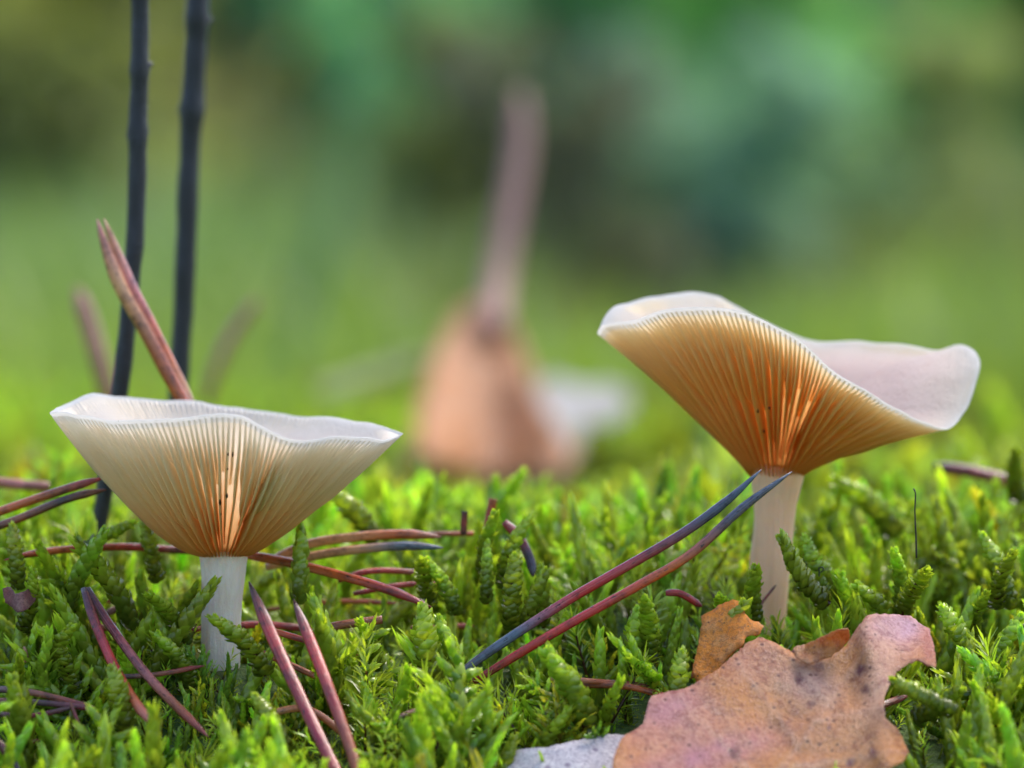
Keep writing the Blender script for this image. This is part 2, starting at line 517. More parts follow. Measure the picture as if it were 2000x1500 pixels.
def mushroom(label, rim, stem_pts, stem_r, top, r0, expo, specks, seed, gill_h=0.25, tone='cream'):
    rg = np.random.default_rng(seed)
    NC, NT = 192, 26
    base = np.array(stem_pts[0][:3], float)
    root = thing('mushroom', base, label, 'mushroom')
    rimc = catmull(rim, NC, closed=True)
    aa = np.arange(NC) / NC * 2 * np.pi
    rimc[:, 2] += 0.022 * noise3(6 * np.cos(aa), 6 * np.sin(aa), seed) + 0.004 * noise3(18 * np.cos(aa), 18 * np.sin(aa), seed)
    rimc[:, :2] += (rimc[:, :2] - rimc[:, :2].mean(0)) * (0.010 * noise3(7 * np.cos(aa), 7 * np.sin(aa), seed + 9) + 0.002 * noise3(20 * np.cos(aa), 20 * np.sin(aa), seed + 4))[:, None]
    top = np.asarray(top, float)
    ctr = rimc.mean(0)
    dxy = rimc[:, :2] - top[:2]
    ang = np.arctan2(dxy[:, 1], dxy[:, 0])
    ring = np.stack([top[0] + r0 * np.cos(ang), top[1] + r0 * np.sin(ang), np.full(NC, top[2])], 1)
    ex = expo(np.cos(ang), np.sin(ang))
    tt = np.linspace(0, 1, NT) ** 1.05
    def env(t):     # t (k,) -> (NC,k,3)
        t = np.asarray(t)[None, :]
        xy = ring[:, None, :2] + (rimc[:, None, :2] - ring[:, None, :2]) * t[..., None]
        z = ring[:, None, 2] + (rimc[:, None, 2] - ring[:, None, 2]) * t ** ex[:, None]
        return np.concatenate([xy, z[..., None]], -1)
    def normals(E):
        du = np.roll(E, -1, 0) - np.roll(E, 1, 0)
        dt = np.gradient(E, axis=1)
        n = np.cross(du, dt)
        n /= np.linalg.norm(n, axis=-1)[..., None] + 1e-9
        inward = np.zeros_like(E); inward[..., 2] = 1.0
        inward[..., :2] = top[:2] - E[..., :2]
        s = np.sign((n * inward).sum(-1).mean())
        return n * s
    E = env(tt)
    NRM = normals(E)
    hg = lambda t: gill_h * np.minimum(smooth01(t / 0.30) * 0.75 + 0.25, 1) * smooth01((1.0 - t) / 0.42) ** 0.8
    rr = np.linalg.norm(E[..., :2] - top[:2], axis=-1)
    off = np.minimum(hg(tt)[None, :], rr * 0.45)
    U = E + NRM * off[..., None]
    thick = 0.17 * (1 - tt) ** 1.1 + 0.020
    Tp = U + NRM * np.minimum(thick[None, :], rr * 0.4)[..., None]
    Tp += NRM * (0.02 * noise3(E[..., 0] * 1.3, E[..., 1] * 1.3, seed)[..., None])
    # rim: a rounded lip
    lip = (E[:, -1] - E[:, -2]); lip /= np.linalg.norm(lip, axis=1)[:, None]
    mid = (U[:, -1] + Tp[:, -1]) / 2 + lip * 0.012
    k0 = 4
    rings = [U[:, i] for i in range(NT)] + [mid] + [Tp[:, i] for i in range(NT - 1, k0 - 1, -1)]
    V = np.vstack(rings)
    nr = len(rings)
    i = (np.arange(nr - 1)[:, None] * NC + np.arange(NC)[None, :])
    j = (np.arange(nr - 1)[:, None] * NC + (np.arange(NC)[None, :] + 1) % NC)
    F = np.stack([i, j, j + NC, i + NC], -1).reshape(-1, 4)
    bot = Tp[:, k0].mean(0) - np.array([0, 0, 0.1])
    V = np.vstack([V, bot])
    Fl = F.tolist() + [((nr - 1) * NC + a, (nr - 1) * NC + (a + 1) % NC, len(V) - 1) for a in range(NC)]
    Vl = V - base
    tcol = np.ones((len(Vl), 3))
    tcol[:NT * NC] = np.repeat(radial_tint(tt, tone), NC, 0)
    cme = mesh_np('cap', Vl, Fl, M['cap'], col=tcol)
    cme.materials.append(M['under'])
    nu = NT - 2
    cme.polygons.foreach_set('material_index', (np.arange(len(cme.polygons)) < nu * NC).astype(np.int32))
    cap = link('cap', cme, root)
    cap['label'] = 'pale funnel cap with wavy white rim'
    # gills, each a blade of its own
    lat_all = np.roll(E, -1, 0) - np.roll(E, 1, 0)
    for c in range(NC):
        if c % 4 == 0: ts, frac, k = -0.4, 1.0, 15
        elif c % 4 == 2: ts, frac, k = 0.17 + rg.uniform(-0.12, 0.14), 0.92, 13
        else: ts, frac, k = 0.50 + rg.uniform(-0.15, 0.14), 0.78, 9
        tv = np.linspace(max(ts, 0.0), 0.984, k)
        fi = lambda A: np.stack([np.interp(tv, tt, A[c, :, q]) for q in range(3)], 1)
        e, u, nrm, lat = fi(E), fi(U), fi(NRM), fi(lat_all)
        sp = np.linalg.norm(lat, axis=1) / 2
        lat = lat / (np.linalg.norm(lat, axis=1)[:, None] + 1e-9)
        f = frac * smooth01((tv - ts) / 0.26) * (1 + 0.06 * noise3(tv * 7, c * 1.7, seed))
        ed = u + (e - u) * f[:, None]
        step = {0: 4, 2: 2}.get(c % 4, 1) if True else 1
        hb = np.minimum(0.022, 0.48 * sp)
        ht = np.minimum(0.011, 0.30 * sp)
        wob = 0.012 * noise3(tv * 5 + c * 3.1, seed * 1.3 + c) * smooth01(tv * 3)
        ub = u + nrm * 0.03
        S = [ub + lat * hb[:, None], ed + lat * (ht + wob)[:, None], ed - lat * (ht - wob)[:, None], ub - lat * hb[:, None]]
        GV = np.stack(S, 1).reshape(-1, 3) - base
        GF = []
        for a in range(k - 1):
            for b in range(3):
                GF.append((a * 4 + b, a * 4 + b + 1, a * 4 + b + 5, a * 4 + b + 4))
        GF += [(3, 2, 1, 0), tuple((k - 1) * 4 + b for b in range(4))]
        link('gill', mesh_np('gill', GV, GF, M['gill'], col=np.repeat(radial_tint(tv, tone), 4, 0)), cap)
    # stem
    sp_ = catmull([list(p) for p in stem_pts], 26)
    rad = np.interp(np.linspace(0, 1, 26), np.linspace(0, 1, len(stem_r)), stem_r)
    SV, SF, al, ph = tube(sp_, rad, 28)
    SV = SV + (0.030 * noise3(np.cos(ph) * 1.2 + seed, np.sin(ph) * 1.2, al * 4) + 0.012 * noise3(np.cos(ph) * 4 + seed, np.sin(ph) * 4, al * 6))[:, None] * np.stack([np.cos(ph), np.sin(ph), 0 * ph], 1)
    link('stem', mesh_np('stem', SV - base, SF, M['stem_' + tone]), root)
    # dark specks of debris sticking to the gill edges
    for (ci, tv, ln) in specks:
        # ci = column nearest the wanted pixel
        q = int(round(tv * (NT - 1)))
        xs_, ys_ = to_px(E[:, :, :])
        front = E[:, :, 1] < top[1]
        ci = (ci[0] + rg.normal(0, 7), ci[1] + rg.normal(0, 5))
        dd = (xs_ - ci[0]) ** 2 + (ys_ - ci[1]) ** 2 + np.where(front, 0, 1e7)
        a, b = np.unravel_index(np.argmin(dd), dd.shape)
        p = E[a, b]
        d = E[a, min(b + 1, NT - 1)] - p; d /= np.linalg.norm(d)
        path = np.stack([p + d * s for s in np.linspace(-ln / 2, ln / 2, 5)])
        tv_, tf_, _, _ = tube(path, np.array([0.004, 0.013, 0.016, 0.010, 0.004]) * rg.uniform(.7, 1.2), 6)
        link('speck', mesh_np('speck', tv_ - base, tf_, M['speck']), cap)
    return root

# left mushroom: rim as photograph rows round a ring 4.9 cm across
LY = 0.0
def left_rim():
    front = [(100, 806), (128, 809), (165, 814), (222, 824), (300, 821), (380, 815), (438, 812), (475, 816), (515, 834), (565, 857), (610, 860), (645, 855), (700, 857), (750, 859)]
    back = [(785, 849), (760, 838), (700, 826), (640, 816), (560, 812), (500, 803), (430, 791), (360, 785), (290, 779), (230, 774), (180, 771), (150, 779), (122, 793)]
    pts = []
    for s, L in ((-1, front), (1, back)):
        for x, y in L:
            q = max(0, 1 - ((x - 443) / 344) ** 2)
            dy = s * 2.35 * math.sqrt(q) + LY
            if 480 < x < 640 and s < 0: dy -= 0.18 * math.sin((x - 480) / 160 * math.pi)
            pts.append(P(x, y, dy))
    return np.array(pts)
def ex_left(c, s):
    return 1.34 - 0.13 * c + 0.0 * s
lt = P(437, 1088, LY)
lb = P(432, 1352, LY); lb2 = P(430, 1420, LY)
mushroom('funnel mushroom with flat wide cream cap and slim white stem beside crossed red needles', left_rim(),
         [lb2, lb, P(432, 1230, LY), P(438, 1130, LY), P(438, 1085, LY), P(439, 1058, LY)],
         [0.31, 0.285, 0.265, 0.26, 0.265, 0.27, 0.275, 0.285, 0.30, 0.33, 0.40], lt, 0.325, ex_left,
         [((447, 872), .5, .10), ((446, 895), .5, .06), ((444, 905), .5, .05), ((441, 968), .3, .1), ((440, 985), .3, .12), ((438, 1005), .2, .07)], 3)

RY = 2.0
right_rim = [(1166, 650, 0.0), (1180, 636, -.5), (1225, 628, -1.1), (1300, 606, -1.7), (1380, 603, -2.1), (1450, 611, -2.3), (1520, 640, -2.35),
             (1580, 682, -2.3), (1630, 727, -2.15), (1690, 762, -1.9), (1750, 800, -1.5), (1800, 824, -1.05), (1850, 838, -.5), (1880, 812, 0),
             (1898, 770, .35), (1911, 720, .7), (1905, 690, 1.05), (1875, 676, 1.3), (1830, 684, 1.6), (1760, 672, 1.9), (1680, 668, 2.2),
             (1600, 668, 2.35), (1540, 650, 2.4), (1480, 622, 2.35), (1425, 594, 2.2), (1400, 580, 2.05), (1350, 573, 1.8), (1290, 580, 1.4),
             (1240, 591, 1.0), (1195, 606, .5)]
right_rim = np.array([P(x, y, RY + d) for x, y, d in right_rim])
def ex_right(c, s):
    return 0.80 - 0.10 * c + 0.22 * np.abs(s)
rt_ = P(1516, 932, RY)
mushroom('funnel mushroom with tilted wavy cap turned up on one side and orange gills', right_rim,
         [P(1496, 1290, RY), P(1500, 1215, RY), P(1506, 1110, RY), P(1512, 1010, RY), P(1516, 945, RY), P(1517, 905, RY)],
         [0.31, 0.28, 0.27, 0.275, 0.285, 0.29, 0.30, 0.31, 0.33, 0.38, 0.45], rt_, 0.37, ex_right,
         [((1481, 812), .5, .08), ((1493, 806), .5, .07), ((1494, 851), .4, .08)], 5, 0.27, 'amber')

# ------------------------------------------------------------------ pine needles and twigs
MAROON = [srgb(60, 52, 62), srgb(120, 40, 52), srgb(135, 48, 50), srgb(150, 75, 60)]
def needle_mesh(path, wid, cols, tip=True, base_frac=0.75, flat=0.7, nseg=26, sides=10):
    p = catmull(path, nseg)
    s = np.linspace(0, 1, nseg)
    prof = np.minimum(1, base_frac + s * 2)
    if tip: prof = prof * np.minimum(1, ((1 - s) / 0.16 + 0.02)) ** 0.6
    def cross(ph):          # half-moon section
        return np.cos(ph), np.where(np.sin(ph) > 0, np.sin(ph) * flat, np.sin(ph) * flat * 0.45)
    V, F, al, ph = tube(p, prof * wid * .37, sides, cross)
    cols = np.array(cols, float)
    C = np.stack([np.interp(al, np.linspace(0, 1, len(cols)), cols[:, k]) for k in range(3)], 1)
    me = mesh_np('needle', V, F, M['needle'], col=C)
    L = np.linalg.norm(np.diff(p, axis=0), axis=1).sum()
    uv = me.uv_layers.new(name='UVMap')
    n = len(me.loops)
    vi = np.empty(n, np.int32); me.loops.foreach_get('vertex_index', vi)
    off = random.random() * 50
    uvs = np.stack([al[vi] * L + off, np.abs(ph[vi] / np.pi - 1) + off], 1)
    uv.data.foreach_set('uv', uvs.astype(np.float32).ravel())
    return me, p

def needles(label, strands, cols, wid=0.17, sheath=None, group=None, name='pine_needle', tip=True, jit=0.0):
    """strands: list of [(px,py,y),...] from base to tip."""
    base = P(*strands[0][0])
    pair = len(strands) > 1
    if pair or sheath:
        root = thing('pine_needle_pair' if pair else name, base, label, 'pine needle', group)
    for k, st in enumerate(strands):
        pts = [P(*q) - base for q in st]
        me, p = needle_mesh(pts, wid * (1 if k == 0 else 0.94), cols[k] if isinstance(cols[0][0], (list, tuple)) else cols, tip)
        if pair or sheath:
            o = link('needle', me, root)
        else:
            o = link(name, me, None, base)
            root = tag(o, label, 'pine needle', group)
    if sheath:
        pts = np.array([np.mean([P(*s[0]) - base for s in strands], 0), np.mean([P(*s[0]) * .92 + P(*s[1]) * .08 - base for s in strands], 0)])
        d = pts[1] - pts[0]; d = d / np.linalg.norm(d)
        path = np.array([pts[0] - d * 0.12, pts[0], pts[0] + d * sheath * .6, pts[0] + d * sheath])
        V, F, al, ph = tube(catmull(path, 8), np.array([.8, .95, 1, 1.02, 1, .98, .95, .9]) * wid * 0.62, 10)
        link('sheath', mesh_np('sheath', V, F, M['stalk']), root)
    return root

red = srgb(206, 44, 46); dred = srgb(158, 32, 40); grey = srgb(74, 78, 98); org = srgb(212, 100, 40); tan = srgb(214, 160, 112); brn = srgb(158, 84, 48)
pur = srgb(160, 46, 62); slate = srgb(84, 106, 128); dark = srgb(45, 35, 45); pink = srgb(205, 120, 118)
needles('long slate tipped needle pair leaning up across the stem of the tilted mushroom',
        [[(890, 1322, -1.5), (960, 1270, -1.4), (1100, 1178, -1.3), (1200, 1120, -1.25), (1330, 1044, -1.2), (1420, 978, -1.15), (1487, 917, -1.1)],
         [(925, 1332, -1.5), (1010, 1279, -1.6), (1110, 1220, -1.7), (1250, 1142, -1.7), (1350, 1082, -1.7), (1450, 992, -1.65), (1547, 921, -1.6)]],
        [[grey, slate, red, pur, grey, slate], [dred, red, red, org, grey, slate]], 0.185)
needles('stout maroon needle pair pointing up through moss beside the slim white stem',
        [[(690, 1580, -4.2), (652, 1500, -3.8), (590, 1370, -3.1), (530, 1240, -2.4), (486, 1136, -1.9)],
         [(715, 1580, -4.2), (690, 1480, -3.7), (640, 1340, -3.0), (605, 1250, -2.5), (573, 1170, -2.1)]],
        [[org, pur, dred, red, dark], [org, brn, dred, red, dark]], 0.24, sheath=0.5)
needles('maroon needle pair joined at a dark top and spread down like an open compass',
        [[(164, 1150, -1.3), (185, 1215, -1.7), (228, 1312, -2.4), (270, 1380, -2.9), (308, 1425, -3.3)],
         [(170, 1150, -1.3), (210, 1215, -1.6), (280, 1310, -2.2), (345, 1380, -2.7), (408, 1440, -3.2)]],
        [[dark, pur, red, org, pink], [dark, pur, pink, brn, dred]], 0.19)
needles('upright clasped needle pair standing against the thin dark twig',
        [[(455, 1060, 3.0), (362, 800, 3.0), (330, 735, 3.0), (280, 640, 3.0), (235, 560, 3.0), (205, 480, 3.0), (190, 428, 3.0)],
         [(460, 1060, 3.1), (372, 800, 3.2), (341, 730, 3.15), (293, 633, 3.15), (250, 549, 3.15), (220, 472, 3.15), (203, 427, 3.15)]],
        [[red, pink, org, brn, tan, pink], [pink, org, tan, org, pink, tan]], 0.27)
needles('brown needle pair poking out of moss towards the flat wide cap',
        [[(-60, 1020, 1.2), (40, 985, 1.0), (120, 958, .9), (203, 933, .8)],
         [(-40, 1040, 1.0), (40, 1012, .9), (130, 975, .8), (207, 956, .8)]],
        [[brn, org, brn, red], [dark, brn, dark, brn]], 0.17)
needles('pale tan arched needle pair with black dots lying across the moss',
        [[(520, 1100, 1.5), (600, 1064, 1.4), (690, 1049, 1.3), (790, 1043, 1.2), (862, 1049, 1.2)],
         [(520, 1108, 1.3), (600, 1088, 1.2), (690, 1074, 1.1), (790, 1066, 1.0), (866, 1070, 1.0)]],
        [[tan, tan, tan, org, brn], [tan, tan, tan, slate, slate]], 0.19)
needles('orange red banded needle sloping down in front of the pale dotted pair',
        [[(470, 1082, 1.1), (560, 1098, .7), (680, 1128, .2), (770, 1156, -.1), (843, 1186, -.3)]], [org, brn, org, dred, dred], 0.185)
needles('straight orange needle lying behind the pale dotted pair', [[(760, 1046, 2.2), (830, 1043, 2.2), (925, 1042, 2.3)]], [org, brn, org], 0.10, tip=False)
needles('long bent crimson needle lying on moss behind the slim white stem',
        [[(420, 1077, 1.9), (345, 1074, 1.6), (240, 1068, 1.2), (130, 1073, .8), (60, 1082, .5), (8, 1094, .3)]], [dred, pur, red, org, org, red], 0.15)
needles('slim red needle arching over moss below the pale dotted pair', [[(660, 1135, 1.3), (720, 1116, 1.3), (800, 1117, 1.4), (880, 1130, 1.5)]], [dred, red, brn, red], 0.12)
needles('dark red needle half buried under the slim red one', [[(690, 1160, 1.1), (780, 1143, 1.1), (870, 1139, 1.2)]], [dred, red, dred], 0.11)
needles('short grey brown needle piece lying level in the moss', [[(600, 1240, -.2), (660, 1222, -.3), (747, 1210, -.3)]], [grey, brn, brn], 0.17, tip=False)
needles('rusty needle crossing behind the stout maroon pair', [[(520, 1228, -.8), (580, 1246, -1.0), (700, 1280, -1.2)]], [org, red, dred], 0.12)
needles('broken curved needle with silvery inner face among the shoots', [[(985, 1020, 1.4), (1012, 1048, 1.3), (1034, 1090, 1.2), (1042, 1128, 1.1)]], [dred, pur, grey, dark], 0.19)
needles('short red needle stub sticking straight up from the moss', [[(948, 1060, 2.0), (955, 1015, 2.0), (963, 974, 2.0)]], [dred, red, org], 0.17, tip=False)
needles('tiny dark needle end beside the red stub', [[(905, 1045, 1.8), (906, 1020, 1.8), (908, 998, 1.8)]], [dark, dred, dark], 0.13, tip=False)
needles('small curled crimson needle beside the orange leaf', [[(1300, 1158, -.1), (1330, 1160, -.1), (1372, 1185, .0)]], [dred, red, dred], 0.14)
needles('orange needle stub standing by the edge of the compass shaped pair', [[(55, 1350, -1.6), (52, 1310, -1.6), (47, 1262, -1.6)]], [org, org, tan], 0.13)
needles('thin brown needle lying level between compass pair and slim stem', [[(220, 1322, -1.5), (300, 1318, -1.6), (400, 1300, -1.5)]], [grey, brn, dred], 0.10)
needles('grey brown needle lying flat beneath tall front shoots', [[(-30, 1345, -2.2), (60, 1352, -2.3), (200, 1388, -2.6)]], [grey, brn, pur], 0.13)
needles('darker brown needle lying just under the grey brown one', [[(-30, 1368, -2.4), (70, 1372, -2.5), (195, 1385, -2.7)]], [brn, dark, pur], 0.12)
needles('purple brown needle lowest of the flat lying three', [[(-30, 1392, -2.6), (60, 1398, -2.7), (150, 1380, -2.7)]], [grey, pur, dark], 0.10)
needles('near black needle end poking from the moss corner', [[(50, 1540, -4), (25, 1490, -3.9), (-10, 1440, -3.8)]], [dark, dark, pur], 0.16)
needles('short maroon needle tip below the compass shaped pair', [[(160, 1430, -3.0), (148, 1400, -2.9), (136, 1370, -2.8)]], [dark, dred, brn], 0.07)
needles('tiny dark needle leaning on the stem of the tilted mushroom', [[(1478, 1192, .9), (1495, 1168, .9), (1516, 1142, .9)]], [dark, dred, dark], 0.05)
needles('blurred purple needle resting on moss beyond the tilted mushroom', [[(1822, 912, 7), (1890, 920, 7), (1975, 940, 7)]], [dark, pur, pink], 0.26, tip=False)
needles('dark needle end stuck in moss far from both stems', [[(2040, 1228, -.5), (2010, 1224, -.5), (1982, 1220, -.5)]], [dred, dark, dark], 0.14)
needles('blurred pinkish needle standing behind the thin dark twig', [[(215, 800, 22), (190, 690, 22), (150, 560, 22)]], [brn, pink, pink], 0.40)
needles('blurred pinkish needle slanting away behind the thick dark twig', [[(400, 790, 30), (440, 680, 30), (505, 580, 30)]], [brn, pink, tan], 0.30)
needles('blurred brown needle lying on moss beyond the brown needle pair', [[(-40, 938, 5), (30, 946, 5), (110, 952, 5)]], [brn, pink, brn], 0.22)

for k in range(16):
    rg_ = np.random.default_rng(900 + k)
    px0 = rg_.uniform(0, 900) if k < 11 else rg_.uniform(1000, 1980)
    y0 = rg_.uniform(-2.6, 2.8)
    an = rg_.normal(0, .45); ln_ = rg_.uniform(.9, 2.2)
    x0 = P(px0, 1200, y0)[0]
    pts = []
    for u in (-.5, 0, .5):
        xx, yy = x0 + ln_ * u * math.cos(an), y0 + ln_ * u * math.sin(an)
        pts.append(np.array([xx, yy, float(ground_z(xx, yy, False)) + .62 + .12 * rg_.normal() - .25 * u * u]))
    cc = [[dred, red, dred], [brn, org, dred], [grey, brn, pur], [tan, org, brn]][k % 4]
    me, _p = needle_mesh([p_ - pts[0] for p_ in pts], rg_.uniform(.10, .15), cc)
    tag(link('pine_needle', me, None, pts[0]), 'thin dead needle tangled low among the moss shoots', 'pine needle', 'thin needles tangled in moss')

def twig(label, pts, r, knots, y):
    base = P(*pts[0])
    root = thing('twig', base, label, 'twig')
    path = catmull([P(*q) for q in pts], 90)
    s = np.linspace(0, 1, 90)
    rad = np.interp(s, [0, 1], r)
    for k in knots: rad = rad * (1 + 0.22 * np.exp(-((s - k) / 0.010) ** 2))
    rad = rad * (1 + 0.05 * noise3(s * 30, y))
    V, F, al, ph = tube(path, rad, 18)
    V = V + 0.012 * noise3(V[:, 0] * 6, V[:, 1] * 6, V[:, 2] * 3)[:, None] * np.array([1, 1, 0])
    link('stem', mesh_np('stem', V - base, F, M['bark']), root)
    T, A, B = frames(path)
    for n_, k in enumerate(knots):
        i = int(k * 89)
        sgn = 1 if n_ % 2 else -1
        d = A[i] * sgn * 0.9 - B[i] * 0.2 + T[i] * 0.6
        d /= np.linalg.norm(d)
        q = np.stack([path[i] + d * rad[i] * u for u in (0.5, 0.9, 1.2, 1.45)])
        bv, bf, _, _ = tube(q, np.array([.9, .8, .55, .12]) * rad[i] * 0.55, 10)
        link('bud', mesh_np('bud', bv - base, bf, M['bark']), root)
twig('thin dark twig rising straight up behind the clasped needle pair',
     [(185, 1070, 4.2), (198, 1000, 4.2), (232, 780, 4.2), (252, 600, 4.2), (266, 420, 4.2), (271, 200, 4.2), (274, 0, 4.2), (276, -300, 4.2), (285, -700, 4.2)],
     (0.125, 0.145), [0.46, 0.53, 0.62, 0.74, 0.86], 1)
twig('thicker blurred blue black twig standing behind the thin one',
     [(335, 1060, 8), (340, 900, 8), (348, 760, 8), (362, 520, 8), (370, 300, 8), (382, 100, 8), (388, -50, 8), (395, -300, 8), (400, -700, 8)],
     (0.15, 0.185), [0.48, 0.58, 0.63, 0.8], 2)

# ------------------------------------------------------------------ dead leaves
def leaf_sheet(outline, depth, mat, thick=0.025, step=16, seed=0, rough=0.05):
    """outline in photograph pixels at the leaf's own depth; depth(px,py)->world y. Real sheet with thickness."""
    rg = np.random.default_rng(seed)
    oc = np.array(list(outline) + [outline[0]], float)
    sl_ = np.r_[0, np.cumsum(np.linalg.norm(np.diff(oc, axis=0), axis=1))]
    q_ = np.linspace(0, sl_[-1], int(max(60, sl_[-1] / (step * .7))), endpoint=False)
    sm = catmull([(x, y, 0) for x, y in outline], len(q_), closed=True)[:, :2]
    ol = .65 * np.stack([np.interp(q_, sl_, oc[:, 0]), np.interp(q_, sl_, oc[:, 1])], 1)
    near_ = np.array([sm[np.argmin(((sm - p / .65) ** 2).sum(1))] for p in ol])
    ol = ol + .35 * near_
    ol = ol + rg.normal(0, step * 0.10, ol.shape)
    xs = np.arange(ol[:, 0].min(), ol[:, 0].max(), step)
    ys = np.arange(ol[:, 1].min(), ol[:, 1].max(), step)
    g = np.array([(x + (step / 2 if k % 2 else 0), y) for k, y in enumerate(ys) for x in xs])
    g = g + rg.normal(0, step * 0.12, g.shape)
    keep = np.array([np.min((ol[:, 0] - p[0]) ** 2 + (ol[:, 1] - p[1]) ** 2) > (step * 0.55) ** 2 for p in g])
    g = g[keep]
    n = len(ol)
    pts = [Vector((float(a), float(b))) for a, b in np.vstack([ol, g])]
    ed = [(i, (i + 1) % n) for i in range(n)]
    v, e, f, *_ = delaunay_2d_cdt(pts, ed, [], 1, 1e-4)
    V = np.array([P(p.x, p.y, float(depth(p.x, p.y)) + rough * float(noise3(p.x * 0.012, p.y * 0.012, seed)) + rough * .35 * float(noise3(p.x * 0.045, p.y * 0.045, seed))) for p in v])
    return V, [tuple(q) for q in f]

def leaf_obj(name, V, F, mat, base, parent=None, thick=0.025):
    me = mesh_np(name, V - base, F, mat)
    o = link(name, me, parent, None if parent else base)
    sol = o.modifiers.new('thickness', 'SOLIDIFY')
    sol.thickness = thick
    sol.offset = 0
    return o

# big brown leaf in front
big_ol = [(1208, 1452), (1216, 1440), (1256, 1415), (1262, 1390), (1270, 1362), (1308, 1350), (1338, 1345), (1398, 1310), (1430, 1282), (1458, 1257), (1482, 1245),
          (1500, 1250), (1545, 1272), (1575, 1290), (1620, 1278), (1652, 1262), (1666, 1238), (1690, 1206), (1712, 1199), (1778, 1203), (1800, 1222),
          (1814, 1226), (1824, 1262), (1829, 1305), (1790, 1290), (1756, 1308), (1736, 1340), (1726, 1372), (1730, 1402), (1754, 1425), (1774, 1470), (1762, 1490),
          (1735, 1505), (1720, 1600), (1660, 1680), (1450, 1720), (1290, 1670), (1215, 1580), (1196, 1490)]
VEINS = [(1430, 1640, 1722, 1225, .07), (1500, 1540, 1330, 1365, .04), (1560, 1455, 1440, 1290, .04), (1620, 1370, 1545, 1285, .035), (1530, 1500, 1740, 1470, .04), (1590, 1410, 1722, 1380, .035)]
def d_big(x, y):
    t = (1500 - y) / 300
    v = -3.75 + 2.1 * t - 0.35 * ((x - 1500) / 250) ** 2
    v += 0.9 * smooth01((x - 1690) / 130) * smooth01((1320 - y) / 110)          # top corner bends back
    for (ax, ay, bx, by, amp) in VEINS:
        dx, dy = bx - ax, by - ay
        u = min(1, max(0, ((x - ax) * dx + (y - ay) * dy) / (dx * dx + dy * dy)))
        v -= amp * math.exp(-((math.hypot(x - ax - u * dx, y - ay - u * dy)) / 7) ** 2) * (1 - .6 * u)
    v += 0.04 * math.sin((x * 0.9 + y * 0.5) / 55) - 0.16 * math.exp(-((x - 1735 + (1500 - y) * 0.15) / 28) ** 2)
    return v
V, F = leaf_sheet(big_ol, d_big, None, step=8, seed=11, rough=0.07)
bl = thing('dead_leaf', P(1480, 1640, -3.9), 'big brown purple dead leaf with torn edge in front of the tilted mushroom', 'leaf')
b0 = np.array(bl.location)
bo = leaf_obj('blade', V, F, M['leaf_brown'], b0, bl, 0.012)
def zone_tint(me, V):
    px, py = to_px(V)
    C = np.tile(np.array([.70, .28, .05]), (len(V), 1))
    def blend(c, m):
        m = np.clip(m, 0, 1)[:, None]
        C[:] = C * (1 - m) + np.array(c) * m
    nz = noise3(px * .012, py * .012, 3.3) + .5 * noise3(px * .04, py * .04, 1.3)
    g = lambda cx, cy, rx, ry, rot=0: np.exp(-((((px - cx) * math.cos(rot) + (py - cy) * math.sin(rot)) / rx) ** 2 + ((-(px - cx) * math.sin(rot) + (py - cy) * math.cos(rot)) / ry) ** 2))
    blend((.62, .27, .30), .8 * g(1300, 1390, 110, 60) + .3 * nz)
    blend((.58, .22, .13), g(1450, 1300, 80, 50) * (.7 + .5 * nz))
    blend((.62, .36, .27), 1.1 * g(1580, 1340, 70, 42, .3))
    blend((.66, .38, .50), 1.3 * g(1750, 1225, 55, 35))
    blend((.72, .40, .26), .9 * g(1720, 1330, 38, 120, .15))
    blend((.70, .28, .08), .8 * g(1480, 1400, 60, 45) + .8 * g(1640, 1440, 70, 50))
    blend((.58, .22, .34), (.9 + .5 * nz) * g(1380, 1480, 150, 35, -.3))
    blend((.58, .15, .10), .9 * g(1815, 1260, 16, 45))
    arc = np.abs(py - (1378 + .0042 * (px - 1590) ** 2))
    blend((.30, .11, .05), .75 * np.exp(-(arc / 3) ** 2) * smooth01((px - 1600) / 40) * (px < 1715) * (.6 + .6 * nz))
    for (ax, ay, bx, by, amp) in VEINS:
        dx, dy = bx - ax, by - ay
        u = np.clip(((px - ax) * dx + (py - ay) * dy) / (dx * dx + dy * dy), 0, 1)
        blend((.80, .52, .36), .45 * np.exp(-(np.hypot(px - ax - u * dx, py - ay - u * dy) / 4.5) ** 2) * (1 - .5 * u))
    for (cx, cy, r) in ((1681, 1310, 13), (1692, 1346, 9), (1600, 1300, 9), (1740, 1240, 5), (1585, 1375, 6), (1660, 1490, 8), (1435, 1470, 10), (1705, 1470, 7), (1620, 1420, 4), (1560, 1330, 5)):
        d = np.hypot(px - cx, (py - cy) * 1.2) + 4 * nz
        blend((.20, .035, .05), .95 * smooth01((r - d) / (r * .5) + .5))
    at = me.color_attributes.new('tint', 'FLOAT_COLOR', 'POINT')
    c4 = np.ones((len(V), 4), np.float32); c4[:, :3] = np.clip(C, 0, 1)
    at.data.foreach_set('color', c4.ravel())
zone_tint(bo.data, V)
curl_ol = [(1545, 1272), (1556, 1262), (1590, 1252), (1630, 1232), (1656, 1227), (1661, 1240), (1652, 1258), (1636, 1274), (1612, 1287), (1580, 1296), (1560, 1288)]
V, F = leaf_sheet(curl_ol, lambda x, y: -2.45 + 0.012 * (1290 - y) * 1.0 - 0.0002 * (y - 1290) ** 2, None, step=9, seed=4, rough=0.03)
o = leaf_obj('curled_edge', V, F, M['leaf_brown'], b0, bl, 0.012)
zone_tint(o.data, V)
